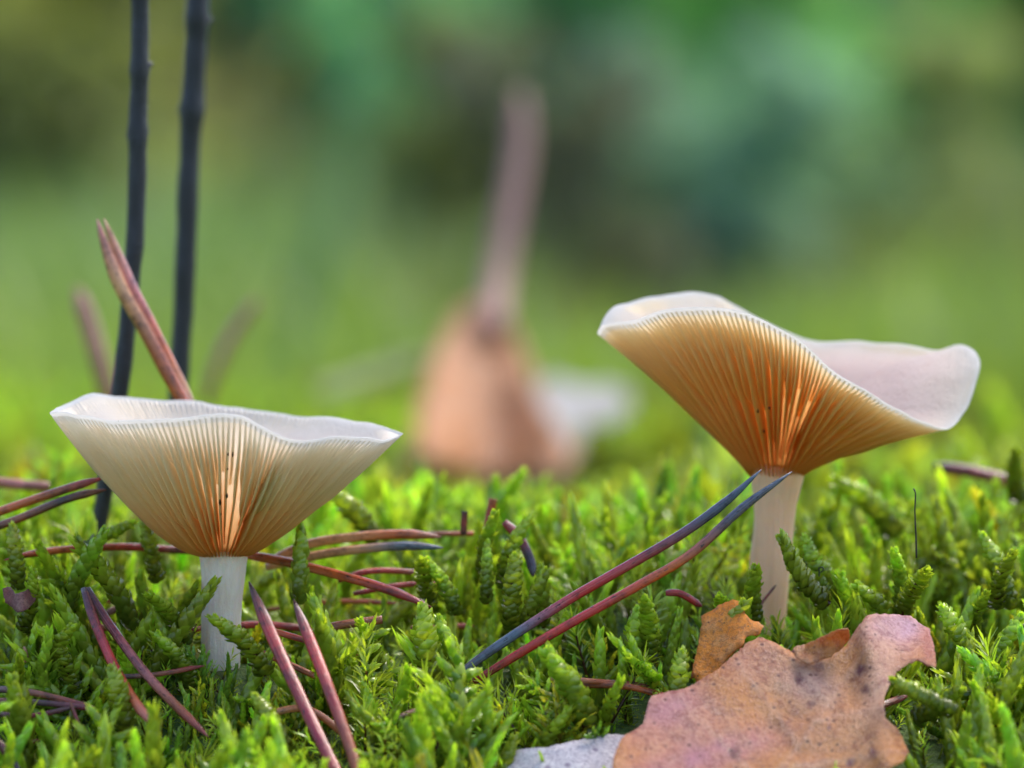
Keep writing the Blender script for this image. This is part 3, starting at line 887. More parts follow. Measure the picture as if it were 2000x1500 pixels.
# grey fragment beside it
V, F = leaf_sheet([(975, 1502), (1000, 1478), (1022, 1463), (1060, 1462), (1110, 1452), (1160, 1440), (1200, 1437), (1225, 1440), (1240, 1475), (1235, 1540), (1150, 1590), (1020, 1590), (985, 1540)],
                  lambda x, y: -3.0 - 0.0075 * (y - 1440) + 0.00002 * (x - 1100) ** 2, None, step=12, seed=21, rough=0.07)
gb = P(1100, 1580, -3.9)
gl = leaf_obj('dead_leaf', V, F, M['leaf_grey'], gb, None, 0.05)
tag(gl, 'silvery grey leaf fragment tucked under the big brown leaf', 'leaf')
# small orange leaf behind
ob_ = P(1400, 1340, -1.0)
ol_ = [(1372, 1206), (1388, 1196), (1404, 1182), (1432, 1172), (1450, 1178), (1460, 1206), (1490, 1222), (1486, 1238), (1462, 1242), (1446, 1262), (1420, 1285), (1396, 1330), (1366, 1340), (1352, 1310), (1364, 1260)]
V, F = leaf_sheet(ol_, lambda x, y: -1.35 - 0.006 * (y - 1180) + 0.15 * math.sin(x / 30), None, step=11, seed=8, rough=0.08)
og = leaf_obj('dead_leaf', V, F, M['leaf_orange'], ob_, None, 0.03)
tag(og, 'small bright orange dead leaf with grey blotches behind a moss shoot', 'leaf')
# little curled leaf at the left
V, F = leaf_sheet([(6, 1150), (20, 1146), (30, 1160), (46, 1156), (58, 1150), (72, 1158), (66, 1176), (52, 1192), (34, 1196), (24, 1186), (10, 1176)], lambda x, y: -0.7 + 0.12 * math.sin(x / 9) - 0.006 * (y - 1150), None, step=6, seed=5, rough=0.06)
sb = P(36, 1190, -0.5)
sl = leaf_obj('dead_leaf', V, F, m_leaf('dark_leaf_scrap', (0.30, 0.10, 0.07), (0.26, 0.09, 0.09), (0.10, 0.03, 0.03), (0.45, 0.22, 0.16), 0.2, 2.5), sb, None, 0.015)
tag(sl, 'tiny crumpled reddish brown leaf scrap caught in moss', 'leaf')

# upright blurred leaf behind, stalk in the air
LYB = 60.0
lf = thing('dead_leaf', P(960, 935, LYB), 'upright tan dead leaf with its long stalk in the air, blurred behind', 'leaf')
l0 = np.array(lf.location)
V, F = leaf_sheet([(905, 600), (945, 590), (985, 592), (1002, 640), (1030, 700), (1050, 770), (1085, 830), (1120, 890), (1090, 935), (1040, 925), (985, 945), (930, 925), (880, 915), (830, 900), (803, 880), (815, 800), (845, 700), (880, 630)],
                  lambda x, y: LYB + 1.2 * math.cos((x - 960) / 45) * (y - 560) / 350 + 0.016 * (900 - y), None, step=18, seed=31, rough=0.3)
leaf_obj('blade', V, F, M['leaf_tan'], l0, lf, 0.06)
st = catmull([P(962, 650, LYB + 4.0), P(970, 560, LYB + 5.6), P(992, 430, LYB + 6.6), P(1014, 300, LYB + 7.4), P(1018, 178, LYB + 8)], 30)
VV, FF, al, ph = tube(st, np.interp(np.linspace(0, 1, 30), [0, .1, .9, 1], [.34, .38, .28, .07]), 12)
link('stalk', mesh_np('stalk', VV - l0, FF, M['stalk']), lf)
pb = P(1150, 870, 66)
V, F = leaf_sheet([(1040, 770), (1070, 735), (1130, 755), (1190, 752), (1235, 775), (1225, 808), (1190, 828), (1150, 825), (1130, 870), (1140, 930), (1100, 925), (1070, 860)],
                  lambda x, y: 66 + 1.3 * math.sin(x / 60) + 0.03 * (830 - y), None, step=18, seed=33, rough=0.3)
pl = leaf_obj('dead_leaf', V, F, M['leaf_pale'], pb, None, 0.06)
tag(pl, 'pale whitish dead leaf lying blurred beside the upright tan one', 'leaf')

# fine dark fibres
def fibre(label, pts, r, y):
    b = P(pts[0][0], pts[0][1], y)
    path = catmull([P(a, c, y) - b for a, c in pts], 30)
    VV, FF, _, _ = tube(path, np.linspace(r, r * 0.7, 30), 6)
    tag(link('plant_fibre', mesh_np('plant_fibre', VV, FF, M['hair']), None, b), label, 'fibre')
fibre('thin black hair like fibre standing upright above a moss shoot', [(1790, 1090), (1789, 1050), (1787, 1000), (1788, 965), (1784, 954)], 0.014, -0.2)
fibre('tiny black looped fibre hanging on blurred moss', [(1600, 1126), (1600, 1116), (1600, 1110), (1606, 1108), (1608, 1113), (1603, 1118), (1599, 1117)], 0.012, 0.4)

# ------------------------------------------------------------------ moss
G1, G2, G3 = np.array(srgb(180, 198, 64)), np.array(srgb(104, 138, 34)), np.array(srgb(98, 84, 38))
def leaf_tmpl(kind):
    if kind == 'hi':
        rows = [(0.0, .45, 0.0), (.3, 1.0, .10), (.65, .8, .12), (1.0, 0.0, 0.0)]
        V, F = [], []
        for s, wd, bl_ in rows[:-1]:
            V += [(-wd / 2, s, -.10 * wd), (0, s, bl_), (wd / 2, s, -.10 * wd)]
        V.append((0, 1.0, 0.02))
        for r in range(2):
            a = r * 3
            F += [(a, a + 1, a + 4), (a, a + 4, a + 3), (a + 1, a + 2, a + 5), (a + 1, a + 5, a + 4)]
        F += [(6, 7, 9), (7, 8, 9)]
    elif kind == 'mid':
        V = [(0, 0, 0), (-.5, .45, -.08), (0, .45, .12), (.5, .45, -.08), (0, 1, 0)]
        F = [(0, 2, 1), (0, 3, 2), (1, 2, 4), (2, 3, 4)]
    else:
        V = [(0, 0, 0), (-.5, .45, 0), (.5, .45, 0), (0, 1, 0)]
        F = [(0, 2, 1), (1, 2, 3)]
    return np.array(V, float), np.array(F, int)

def axis_curve(L, bend, rg, n=40):
    s = np.linspace(0, 1, n)
    a = rg.uniform(0, 2 * np.pi)
    dx = bend * L * s ** 1.8
    return np.stack([dx * np.cos(a), dx * np.sin(a), L * s * (1 - 0.25 * bend * s)], 1)

def shoot(kind, res, seed, L=1.3):
    """returns V,F(tri),C for one moss shoot growing along +Z from the origin"""
    rg = np.random.default_rng(seed)
    LV, LF = leaf_tmpl(res)
    Vs, Fs, Cs, off = [], [], [], 0
    def put_leaf(p, ax, rad, spread, ln, wd, curl, col, cup):
        nonlocal off
        # local frame: y along the leaf, z = outward normal
        y = ax * math.cos(spread) + rad * math.sin(spread)
        z = rad * math.cos(spread) - ax * math.sin(spread)
        x = np.cross(y, z)
        v = LV.copy()
        v[:, 2] = v[:, 2] * cup * (1 if cup else 0)
        yy = v[:, 1] * ln
        zz = v[:, 2] * wd + curl * ln * v[:, 1] ** 2
        w3 = p + v[:, :1] * wd * x + yy[:, None] * y + zz[:, None] * z
        Vs.append(w3); Fs.append(LF + off); off += len(LV)
        tipw = v[:, 1:2]
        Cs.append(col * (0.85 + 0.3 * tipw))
    def dress(path, n, ln, wd, spread, curl, c_lo, c_hi, cup=1.0, taper=True, rad0=0.05):
        T, A, B = frames(path)
        ph = rg.uniform(0, 6.28)
        m = len(path)
        for k in range(n):
            s = (k + 0.3) / n
            i = min(m - 1, int(s * (m - 1)))
            a = ph + k * 2.39996 + rg.normal(0, .15)
            rad = A[i] * math.cos(a) + B[i] * math.sin(a)
            # slimmer and more pressed to the axis towards the pointed tip
            tp = 1 - max(0, (s - 0.72) / 0.28) ** 1.4 * 0.72 if taper else 1 - 0.35 * s
            sp_ = spread(s) + rg.normal(0, .06)
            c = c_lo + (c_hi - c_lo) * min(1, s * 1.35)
            c = c * rg.uniform(.8, 1.2) * np.array([rg.uniform(.9, 1.1), 1, rg.uniform(.8, 1.2)])
            put_leaf(path[i] + rad * rad0 * tp, T[i], rad, sp_, ln * (0.7 + 0.3 * tp) * rg.uniform(.88, 1.1), wd * tp * rg.uniform(.85, 1.1), curl, c, cup)
    if kind == 'feather':        # plump pointed feather-moss shoot
        path = axis_curve(L, rg.uniform(.03, .30), rg)
        n = int(L * 48)
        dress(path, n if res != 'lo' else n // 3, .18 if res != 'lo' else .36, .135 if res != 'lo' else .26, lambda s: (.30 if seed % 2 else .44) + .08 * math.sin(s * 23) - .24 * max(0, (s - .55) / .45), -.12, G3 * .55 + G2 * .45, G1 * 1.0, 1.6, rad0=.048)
        for q in range(3):          # the closed bud at the tip
            a = q * 2.1
            put_leaf(path[-4], np.array([0, 0, 1.0]), np.array([math.cos(a), math.sin(a), 0]), .03, .20, .085, -.12, G1 * 1.05, 1.2)
    elif kind == 'star':         # spiky shoot, narrow spreading leaves
        path = axis_curve(L * .8, rg.uniform(.05, .3), rg)
        n = int(46 * L)
        dress(path, n if res != 'lo' else n // 2, .34, .045 if res != 'lo' else .07, lambda s: 1.25 - .75 * s, .18, G3 * .5 + G2 * .5, G1 * 1.05, .8, taper=False, rad0=.01)
    elif kind == 'recurved':     # leaves bent back like little hooks
        path = axis_curve(L, rg.uniform(.02, .2), rg)
        dress(path, int(40 * L), .26, .085, lambda s: .95 - .45 * s, -.55, G3 * .4 + G2 * .6, G1 * 1.1, 1.0, taper=False, rad0=.03)
    elif kind == 'frond':        # arching stem with side branchlets
        path = axis_curve(L * 1.25, rg.uniform(.45, .8), rg)
        dress(path, int(26 * L), .20, .12, lambda s: .4 - .2 * s, -.08, G3, G1, 1.4, rad0=.03)
        T, A, B = frames(path)
        nb = int(9 * L)
        for k in range(nb):
            s = .18 + .72 * k / nb
            i = int(s * 39)
            sg = 1 if k % 2 else -1
            d = A[i] * sg * .85 + T[i] * .55 + B[i] * rg.normal(0, .25)
            d /= np.linalg.norm(d)
            ll = (.55 - .35 * s) * L * rg.uniform(.7, 1.2)
            u = np.linspace(0, 1, 14)[:, None]
            bp = path[i] + d * ll * u + np.array([0, 0, 1.0]) * .12 * ll * u ** 2
            dress(bp, int(26 * ll) + 4, .15, .10, lambda q: .35 - .25 * q, -.1, G2, G1, 1.4, rad0=.025)
    # stem
    sv, sf, al, ph = tube(path[:32:5], np.linspace(.03, .015, len(path[:32:5])), 4, cap=False)
    sf = np.array([t for q in sf for t in ((q[0], q[1], q[2]), (q[0], q[2], q[3]))])
    Vs.append(sv); Fs.append(sf + off); off += len(sv)
    Cs.append(np.tile(np.array([.10, .035, .015]), (len(sv), 1)))
    return np.vstack(Vs), np.vstack(Fs), np.clip(np.vstack(Cs), 0, .95)

VAR = {}
for kind, cnt in (('feather', 6), ('star', 4), ('recurved', 3), ('frond', 4)):
    VAR[kind] = [shoot(kind, 'hi' if kind != 'star' else 'mid', 100 + 17 * i + len(kind), L=1.15 + .12 * i) for i in range(cnt)]
VMID = {k: [shoot(k, ('hi' if k == 'feather' else 'mid') if k != 'star' else 'lo', 400 + 13 * i + len(k), L=1.15 + .12 * i) for i in range(n)] for k, n in (('feather', 6), ('star', 4), ('recurved', 2), ('frond', 3))}
VLO = [shoot('feather', 'lo', 700 + i, L=1.2) for i in range(4)] + [shoot('star', 'lo', 720 + i, L=1.1) for i in range(2)]
MESHES = {k: [mesh_np('moss_shoot', v, f, M['moss'], col=c) for v, f, c in VAR[k]] for k in VAR}

LBL = {'feather': ('plump yellow green moss shoot with overlapping leaves and pointed tip', 'plump pointed moss shoots'),
       'star': ('spiky moss shoot with narrow leaves spread like a star', 'spiky star shaped moss shoots'),
       'recurved': ('moss shoot with small hooked leaves curling back along it', 'hook leaved moss shoots'),
       'frond': ('arching feathery moss frond with short side branches', 'feathery moss fronds')}
n_ind = 0
def rot_to(d, roll):
    d = Vector(d).normalized()
    q = Vector((0, 0, 1)).rotation_difference(d)
    return q.to_matrix() @ Matrix.Rotation(roll, 3, 'Z')
def individual(kind, i, loc, d, sc, roll):
    global n_ind
    n_ind += 1
    o = link({'feather': 'moss_shoot', 'star': 'spiky_moss', 'recurved': 'hooked_moss', 'frond': 'moss_frond'}[kind], MESHES[kind][i])
    o.matrix_world = Matrix.Translation(Vector(loc)) @ rot_to(d, roll).to_4x4() @ Matrix.Diagonal((sc[0], sc[0], sc[1], 1))
    tag(o, LBL[kind][0], 'moss', LBL[kind][1])
    return o

# shoots one can point to in the photograph: (tip px, base px, depth, width factor)
HERO = [((176, 1012), (128, 1190), -.2, 1.1), ((200, 1022), (262, 1230), -.1, 1.15), ((245, 1005), (190, 1050), .6, .8), ((25, 1030), (35, 1130), 0, .9),
        ((110, 1130), (40, 1230), -.6, 1.0), ((286, 1020), (300, 1100), .8, .9), ((585, 1020), (585, 1180), -.3, 1.0), ((680, 940), (735, 1060), 2.6, 1.2),
        ((930, 990), (945, 1120), .9, 1.0), ((968, 1015), (985, 1150), .7, 1.0), ((945, 1058), (950, 1160), .2, .8), ((985, 1085), (1000, 1230), -.2, 1.1),
        ((1035, 1105), (1030, 1200), -.3, .9), ((1055, 1105), (1060, 1200), .1, .8), ((1440, 1098), (1475, 1210), -.2, 1.15), ((1410, 1132), (1425, 1200), -.3, 1.0),
        ((1482, 1092), (1620, 1180), -.3, 1.25), ((1580, 1052), (1600, 1130), .5, .9), ((1708, 1115), (1740, 1200), -.1, 1.1), ((1690, 1125), (1670, 1190), .0, .9),
        ((1778, 1062), (1760, 1170), .3, 1.0), ((1800, 1085), (1760, 1200), -.2, 1.1), ((1955, 1036), (1975, 1190), .3, 1.15), ((1928, 1070), (1945, 1180), .2, 1.0),
        ((1945, 878), (1985, 960), 5.5, 1.3), ((1690, 900), (1750, 1050), 5.0, 1.4), ((1388, 1165), (1385, 1320), -1.6, 1.25), ((1330, 1285), (1320, 1360), -2.6, 1.1),
        ((1280, 1150), (1270, 1290), -1.3, 1.2), ((1535, 1240), (1525, 1290), -1.7, .9), ((1130, 1250), (1145, 1420), -2.7, 1.6), ((960, 1330), (975, 1450), -2.2, .9),
        ((965, 1445), (970, 1520), -3.4, 1.0), ((1042, 1385), (1050, 1460), -2.9, .9), ((95, 1205), (85, 1330), -1.6, 1.1), ((150, 1230), (140, 1330), -1.7, 1.1),
        ((75, 1320), (30, 1480), -3.2, 1.2), ((205, 1310), (250, 1420), -3.0, 1.2), ((362, 1220), (375, 1340), -1.2, 1.1), ((330, 1130), (365, 1260), -.5, 1.0),
        ((525, 1350), (560, 1470), -3.4, 1.1), ((478, 1180), (520, 1320), -1.9, 1.1), ((620, 1180), (660, 1400), -1.9, 1.3), ((800, 1190), (850, 1340), -1.9, 1.35),
        ((890, 1200), (905, 1350), -1.5, 1.1), ((740, 1190), (735, 1270), -.5, .9), ((880, 1080), (890, 1200), .3, 1.0), ((820, 1070), (835, 1170), .6, 1.1),
        ((1900, 1360), (1790, 1400), -2.6, 1.2), ((1985, 1270), (1900, 1400), -2.2, 1.3), ((1740, 1340), (1870, 1390), -3.6, 1.0), ((1850, 1190), (1900, 1280), -.8, 1.1),
        ((1960, 1190), (1930, 1330), -1.4, 1.1), ((1890, 1140), (1895, 1190), .1, .8), ((1640, 1080), (1640, 1150), 1.0, 1.0), ((1230, 1190), (1240, 1320), -1.4, 1.1)]
for k, (tp, bs, y, wf) in enumerate(HERO):
    a, b = P(*bs, y + .12), P(*tp, y)
    dvec = b - a
    L = np.linalg.norm(dvec)
    i = k % 6
    l0_ = VAR['feather'][i][0][:, 2].max()
    kind = 'feather'
    ext = max(L, .9)
    a = b - dvec / L * ext
    individual('feather', i, a, dvec, (wf * 1.3, ext / l0_), random.uniform(0, 6.28))

# carpet placement --------------------------------------------------
def inside(poly, px, py):
    poly = np.asarray(poly, float)
    c = np.zeros(np.shape(px), bool)
    j = len(poly) - 1
    for i in range(len(poly)):
        xi, yi = poly[i]; xj, yj = poly[j]
        hit = ((yi > py) != (yj > py)) & (px < (xj - xi) * (py - yi) / (yj - yi + 1e-9) + xi)
        c ^= hit
        j = i
    return c
# things that stay clear of moss in front of them: (outline in the photograph, depth)
CLEAR = [([(1190, 1440), (1255, 1340), (1480, 1225), (1690, 1185), (1840, 1200), (1850, 1310), (1740, 1400), (1790, 1470), (1760, 1520), (1180, 1520)], -1.6),
         ([(385, 1080), (485, 1080), (480, 1270), (385, 1270)], 0.1), ([(1455, 930), (1560, 930), (1545, 1150), (1455, 1130)], 2.2),
         ([(470, 1120), (600, 1150), (745, 1510), (610, 1510)], -1.7), ([(150, 1130), (200, 1140), (430, 1440), (290, 1430)], -1.2),
         ([(900, 1290), (1490, 890), (1570, 910), (1000, 1300)], -1.0), ([(500, 1030), (930, 1020), (900, 1110), (860, 1200), (480, 1110)], 1.3),
         ([(970, 1450), (1220, 1420), (1240, 1510), (950, 1510)], -2.6), ([(1310, 1170), (1490, 1160), (1490, 1260), (1320, 1340)], -0.8),
         ([(60, 800), (800, 800), (640, 1000), (500, 1080), (380, 1080), (200, 1000)], 6), ([(1150, 560), (1930, 560), (1870, 850), (1560, 960), (1470, 930)], 8),
         ([(790, 560), (1260, 700), (1260, 880), (1130, 915), (790, 915)], 58), ([(0, 925), (210, 920), (210, 970), (0, 1015)], 1.2), ([(0, 1060), (380, 1055), (380, 1090), (0, 1100)], 0.9)]
def scatter(n, x0, x1, y0, y1, smin, smax, lean, kinds, probs):
    out = []
    xs = RNG.uniform(x0, x1, n); ys = RNG.uniform(y0, y1, n)
    zs = ground_z(xs, ys) - 0.12
    patch = noise3(xs * .55 + 20, ys * .55, 8.0)
    for x, y, z, pt in zip(xs, ys, zs, patch):
        pr = np.array(probs, float)
        pr = pr * np.array([1.0 if k == 'feather' else (1 + 2.2 * max(0, pt)) for k in kinds])
        kind = kinds[RNG.choice(len(kinds), p=pr / pr.sum())]
        d = np.array([RNG.normal(0, lean), RNG.normal(0, lean) , 1.0]); d /= np.linalg.norm(d)
        s = RNG.uniform(smin, smax) * (1 + .25 * pt)
        out.append([kind, RNG.integers(0, 100), x, y, z, d[0], d[1], d[2], s, RNG.uniform(0, 6.28)])
    return out
near = scatter(2900, -11.5, 11.5, -7.5, 15, .62, 1.3, .42, ['feather', 'star', 'recurved', 'frond'], [.58, .20, .10, .12])
def blocked(q):
    x, y, z, s = q[2], q[3], q[4], q[8]
    b = np.array([x, y, z])
    d = np.array(q[5:8]) * 1.45 * s
    for m_ in (.35, .55, .75, .9, 1.05):
        ux, uy = to_px(b + d * m_)
        for k_, (poly, yy) in enumerate(CLEAR):
            if y < yy and inside(poly, ux, uy): return 2 if k_ in (0, 7, 8, 9, 10) else 1
    return 0
keep = []
for q in near:
    x, y, z, s = q[2], q[3], q[4], q[8]
    if (x - lt[0]) ** 2 + (y - LY) ** 2 < .62 ** 2 or (x - rt_[0] + .1) ** 2 + (y - RY) ** 2 < .62 ** 2: continue
    if q[0] == 'frond' and ((x - lt[0]) ** 2 + (y - LY) ** 2 < 3 or (x - rt_[0]) ** 2 + (y - RY) ** 2 < 3): continue
    if blocked(q):
        if RNG.random() < .25: continue
        q[8] = s * .42          # low growth only
        if blocked(q) == 2: continue
    keep.append(q)
under = [q for q in scatter(4200, -11.5, 11.5, -7.5, 12, .35, .75, .6, ['star', 'recurved', 'frond'], [.72, .16, .12])
         if (q[2] - lt[0]) ** 2 + (q[3] - LY) ** 2 > .16 and (q[2] - rt_[0]) ** 2 + (q[3] - RY) ** 2 > .16 and blocked(q) != 2]
under += [q for q in scatter(6500, -11, 11, -7.5, 8, .20, .36, .8, ['star', 'recurved'], [.8, .2])
          if (q[2] - lt[0]) ** 2 + (q[3] - LY) ** 2 > .10 and (q[2] - rt_[0]) ** 2 + (q[3] - RY) ** 2 > .10]
for q in scatter(170, -5.6, -2.9, -3.3, -.4, .34, .58, .25, ['feather', 'star', 'recurved'], [.6, .3, .1]):
    if (q[2] - lt[0]) ** 2 + (q[3] - LY) ** 2 > .12: under.append(q)
for q in scatter(40, 2.9, 4.6, .2, 1.5, .34, .6, .25, ['feather', 'star'], [.6, .4]):
    if (q[2] - rt_[0]) ** 2 + (q[3] - RY) ** 2 > .12: under.append(q)
# the largest shoots in view become objects of their own
def score(q):
    ux, uy = to_px(np.array([q[2], q[3], q[4] + .8 * q[8]]))
    vis = (-20 < ux < 2020) and (980 < uy < 1510) and -5.5 < q[3] < 6
    return q[8] * (1 + .02 * -q[3]) if vis else 0
order = sorted(range(len(keep)), key=lambda i: -score(keep[i]))
CAPN = {'feather': 290 - len(HERO), 'star': 110, 'recurved': 60, 'frond': 60}
cnt = {k: 0 for k in CAPN}
ind = set()
for i in order:
    q = keep[i]
    if score(q) <= 0 or cnt[q[0]] >= CAPN[q[0]]: continue
    cnt[q[0]] += 1
    ind.add(i)
    individual(q[0], q[1] % len(VAR[q[0]]), q[2:5], q[5:8], (q[8], q[8]), q[9])

def bake(name, plc, lib, mat, label, extra_var=.4):
    Vs, Fs, Cs, off = [], [], [], 0
    for q in plc:
        L = lib[q[0]] if isinstance(lib, dict) else lib
        v, f, c = L[q[1] % len(L)]
        m = np.array(rot_to(q[5:8], q[9]))
        Vs.append((v * q[8]) @ m.T + np.array(q[2:5]))
        Fs.append(f + off); off += len(v)
        g = RNG.normal(1, extra_var * .5)
        k_ = RNG.random()
        hue = np.array([1.25, .85, .8]) if k_ < .11 else (np.array([.72, .85, 1.2]) if k_ < .3 else np.array([RNG.uniform(.9, 1.15), 1, 1]))
        pt = float(noise3(q[2] * .09 + 3, q[3] * .045, 2.0)) + .5 * float(noise3(q[2] * .3 + 3, q[3] * .15, 6.0))
        g *= np.clip(.85 + .9 * pt, .25, 1.4) if q[3] > 12 else 1
        if q[3] > 12 and pt < -.45: hue = np.array([1.5, .75, 1.1])
        Cs.append(c * np.clip(g * hue, .3, 1.5))
    me = mesh_np(name, np.vstack(Vs), np.vstack(Fs), mat, col=np.clip(np.vstack(Cs), 0, .95))
    o = link(name, me)
    tag(o, label, 'moss', kind='stuff')
    return sum(len(f) for f in Fs)
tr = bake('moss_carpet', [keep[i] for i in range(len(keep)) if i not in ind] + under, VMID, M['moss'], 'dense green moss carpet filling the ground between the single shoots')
mid_p = scatter(4300, -15, 15, 15, 62, .7, 1.2, .4, ['feather', 'star'], [.8, .2]) + scatter(420, -13, 13, 10, 45, 1.2, 1.9, .35, ['feather', 'star'], [.9, .1])
mid_p = [q for q in mid_p if not blocked(q)]
# keep the view to the blurred leaves free
mid_p = [q for q in mid_p if not (45 < q[3] and -3 < q[2] < 4)]
LOLIB = {'feather': VLO[:4], 'star': VLO[4:]}
tr2 = bake('moss_carpet', mid_p, LOLIB, M['moss'], 'blurred bright moss carpet stretching back behind both mushrooms')
far_p = []
for q in scatter(14000, -1, 1, 0, 1, 1.3, 2.0, .35, ['feather', 'star'], [.8, .2]):
    y = 62 + q[3] ** 1.4 * 360
    x = q[2] * (y + 80) * .17
    q[2], q[3] = x, y
    q[8] *= 1 + y / 700
    q[4] = float(ground_z(x, y)) - .2
    far_p.append(q)
tr3 = bake('moss_carpet', far_p, {k: [(v, f, c * np.array([.88, .84, .8])) for v, f, c in L_] for k, L_ in LOLIB.items()}, M['moss_far'], 'far blurred moss and low growth below the green bank')
print('moss tris', tr, tr2, tr3, 'individual', n_ind)

# ------------------------------------------------------------------ background plants
def shrub_mesh(seed, nl, rx, rz, leaf):
    rg = np.random.default_rng(seed)
    u = rg.normal(size=(nl, 3)); u /= np.linalg.norm(u, axis=1)[:, None]
    clump = rg.normal(size=(26, 3)) * np.array([rx * .5, rx * .5, rz * .33]) + np.array([0, 0, rz * .55])
    ci = rg.integers(0, 26, nl)
    c = clump[ci] + rg.normal(size=(nl, 3)) * rx * .17
    c[:, 2] = np.abs(c[:, 2])
    a = rg.normal(size=(nl, 3)); a /= np.linalg.norm(a, axis=1)[:, None]
    b = np.cross(a, u); b /= np.linalg.norm(b, axis=1)[:, None] + 1e-9
    ll = leaf * rg.uniform(.6, 1.3, nl)[:, None]
    V = np.stack([c - a * ll, c + b * ll * .45, c + a * ll, c - b * ll * .45], 1).reshape(-1, 3)
    k = np.arange(nl)[:, None] * 4
    F = k + np.array([[0, 1, 2, 3]])
    shade = rg.uniform(.75, 1.25, 26)[ci] * rg.uniform(.85, 1.15, nl)
    return V, F, np.repeat(shade, 4)
SH = [shrub_mesh(s, 4200, 11, 34, 1.3) for s in (1, 2, 3)]
def shrub(label, px, py_base, y, col, scale, k, wx=1.0, group=None):
    gx = P(px, 600, y)[0]
    base = np.array([gx, y, float(ground_z(gx, y)) - .5])
    root = thing('shrub', base, label, 'shrub', group)
    V, F, sh = SH[k % 3]
    C = np.clip(sh[:, None] * np.array(col)[None, :], 0, .9)
    me = mesh_np('foliage', V * np.array([scale * wx, scale, scale]), F, M['shrub'], col=C, smooth=False)
    o = link('foliage', me, root)
    o.rotation_euler.z = k * 1.3
    for q in range(3):
        a = q * 2.1 + k
        path = catmull([(0, 0, 0), (2 * math.cos(a) * scale, 2 * math.sin(a) * scale, 8 * scale), (6 * math.cos(a) * scale, 6 * math.sin(a) * scale, 20 * scale)], 8)
        VV, FF, _, _ = tube(path, np.linspace(.5, .15, 8) * scale, 6)
        link('stem', mesh_np('stem', VV, FF, M['trunk']), root)
OL, DG, TE, GT, BG, YG, BR, BW = [tuple(v * 1.1 for v in c) for c in ((.33, .36, .15), (.25, .40, .17), (.26, .54, .37), (.28, .48, .42), (.26, .50, .22), (.33, .53, .19), (.34, .38, .20), (.36, .34, .16))]
BGS = [('dark olive brown shrub blurred at the foot of the thick pine trunk', 40, 330, OL, 1.25), ('deep green shrub blurred behind the thin dark twig', 170, 400, DG, 1.35),
       ('brown tinged shrub blurred behind the thick dark twig', 335, 380, BW, 1.3), ('dull green shrub blurred just past the thick dark twig', 480, 400, DG, 1.3),
       ('bluish teal shrub blurred behind the long pale grass blade', 600, 390, TE, 1.3), ('lighter teal shrub blurred behind the two pale grass blades', 760, 430, TE, 1.45),
       ('grey green shrub blurred behind the upright leaf stalk', 920, 420, GT, 1.4), ('slate green shrub blurred past the upright leaf stalk', 1090, 450, GT, 1.5),
       ('blue green shrub blurred between slate green and mid green ones', 1250, 420, TE, 1.4), ('mid green shrub blurred over the tilted mushroom', 1410, 400, BG, 1.35),
       ('bright green shrub blurred above the tilted cap', 1570, 420, BG, 1.4), ('fresh green shrub blurred above the turned up cap edge', 1730, 440, BG, 1.5),
       ('yellowish green shrub blurred at the far side of the bank', 1890, 430, YG, 1.5), ('brown tinged low shrub blurred beside the yellowish green one', 1830, 330, BR, .62),
       ('grey green low shrub blurred under the mid green one', 1420, 300, (.26, .42, .38), .6), ('low blue grey shrub blurred beside the grey green low one', 1250, 310, (.25, .38, .36), .6), ('low slate shrub blurred behind the tilted cap', 1570, 320, (.28, .46, .36), .58), ('low stand-in shrub coloured dark brown for the shaded gap behind the upright leaf stalk base', 1090, 290, (.20, .22, .18), .62),  # leaf colours of the dark brown and dark olive low shrubs paint a shadowed gap
       ('low stand-in shrub coloured dark olive for the shaded gap beside the dark brown stand-in', 870, 300, (.20, .24, .10), .62), ('bushy dark green shrub blurred beyond the yellowish green one', 2060, 430, DG, 1.5),
       ('broad green shrub blurred beyond the bushy dark green one', 2260, 430, BG, 1.5), ('dull green shrub blurred beyond the dark olive brown one', -130, 400, DG, 1.4),
       ('tall olive shrub on the bank behind the dark olive brown one', 100, 540, OL, 1.5), ('tall deep green shrub on the bank behind the brown tinged one', 270, 560, DG, 1.5),
       ('tall dull teal shrub on the bank behind the dull green one', 540, 550, TE, 1.5), ('tall teal shrub on the bank between the teal ones', 690, 560, TE, 1.5),
       ('tall grey teal shrub on the bank behind the grey green one', 850, 560, GT, 1.5), ('tall slate shrub on the bank behind the upright stalk top', 1010, 560, GT, 1.5),
       ('tall blue green shrub on the bank behind the slate green one', 1180, 560, GT, 1.5), ('tall mid green shrub on the bank behind the blue green one', 1330, 560, BG, 1.5),
       ('tall green shrub on the bank behind the mid green one', 1490, 560, BG, 1.5), ('tall grass green shrub on the bank behind the bright green one', 1650, 560, BG, 1.5),
       ('tall yellow green shrub on the bank behind the fresh green one', 1810, 560, YG, 1.5), ('tall leafy shrub on the bank behind the yellowish green one', 1980, 560, BG, 1.5),
       ('plain olive shrub blurred beyond the dull green one', -320, 420, OL, 1.5)]
for k, (lb_, px, y, c, s) in enumerate(BGS):
    shrub(lb_, px, 0, y, c, s, k, 1.0)

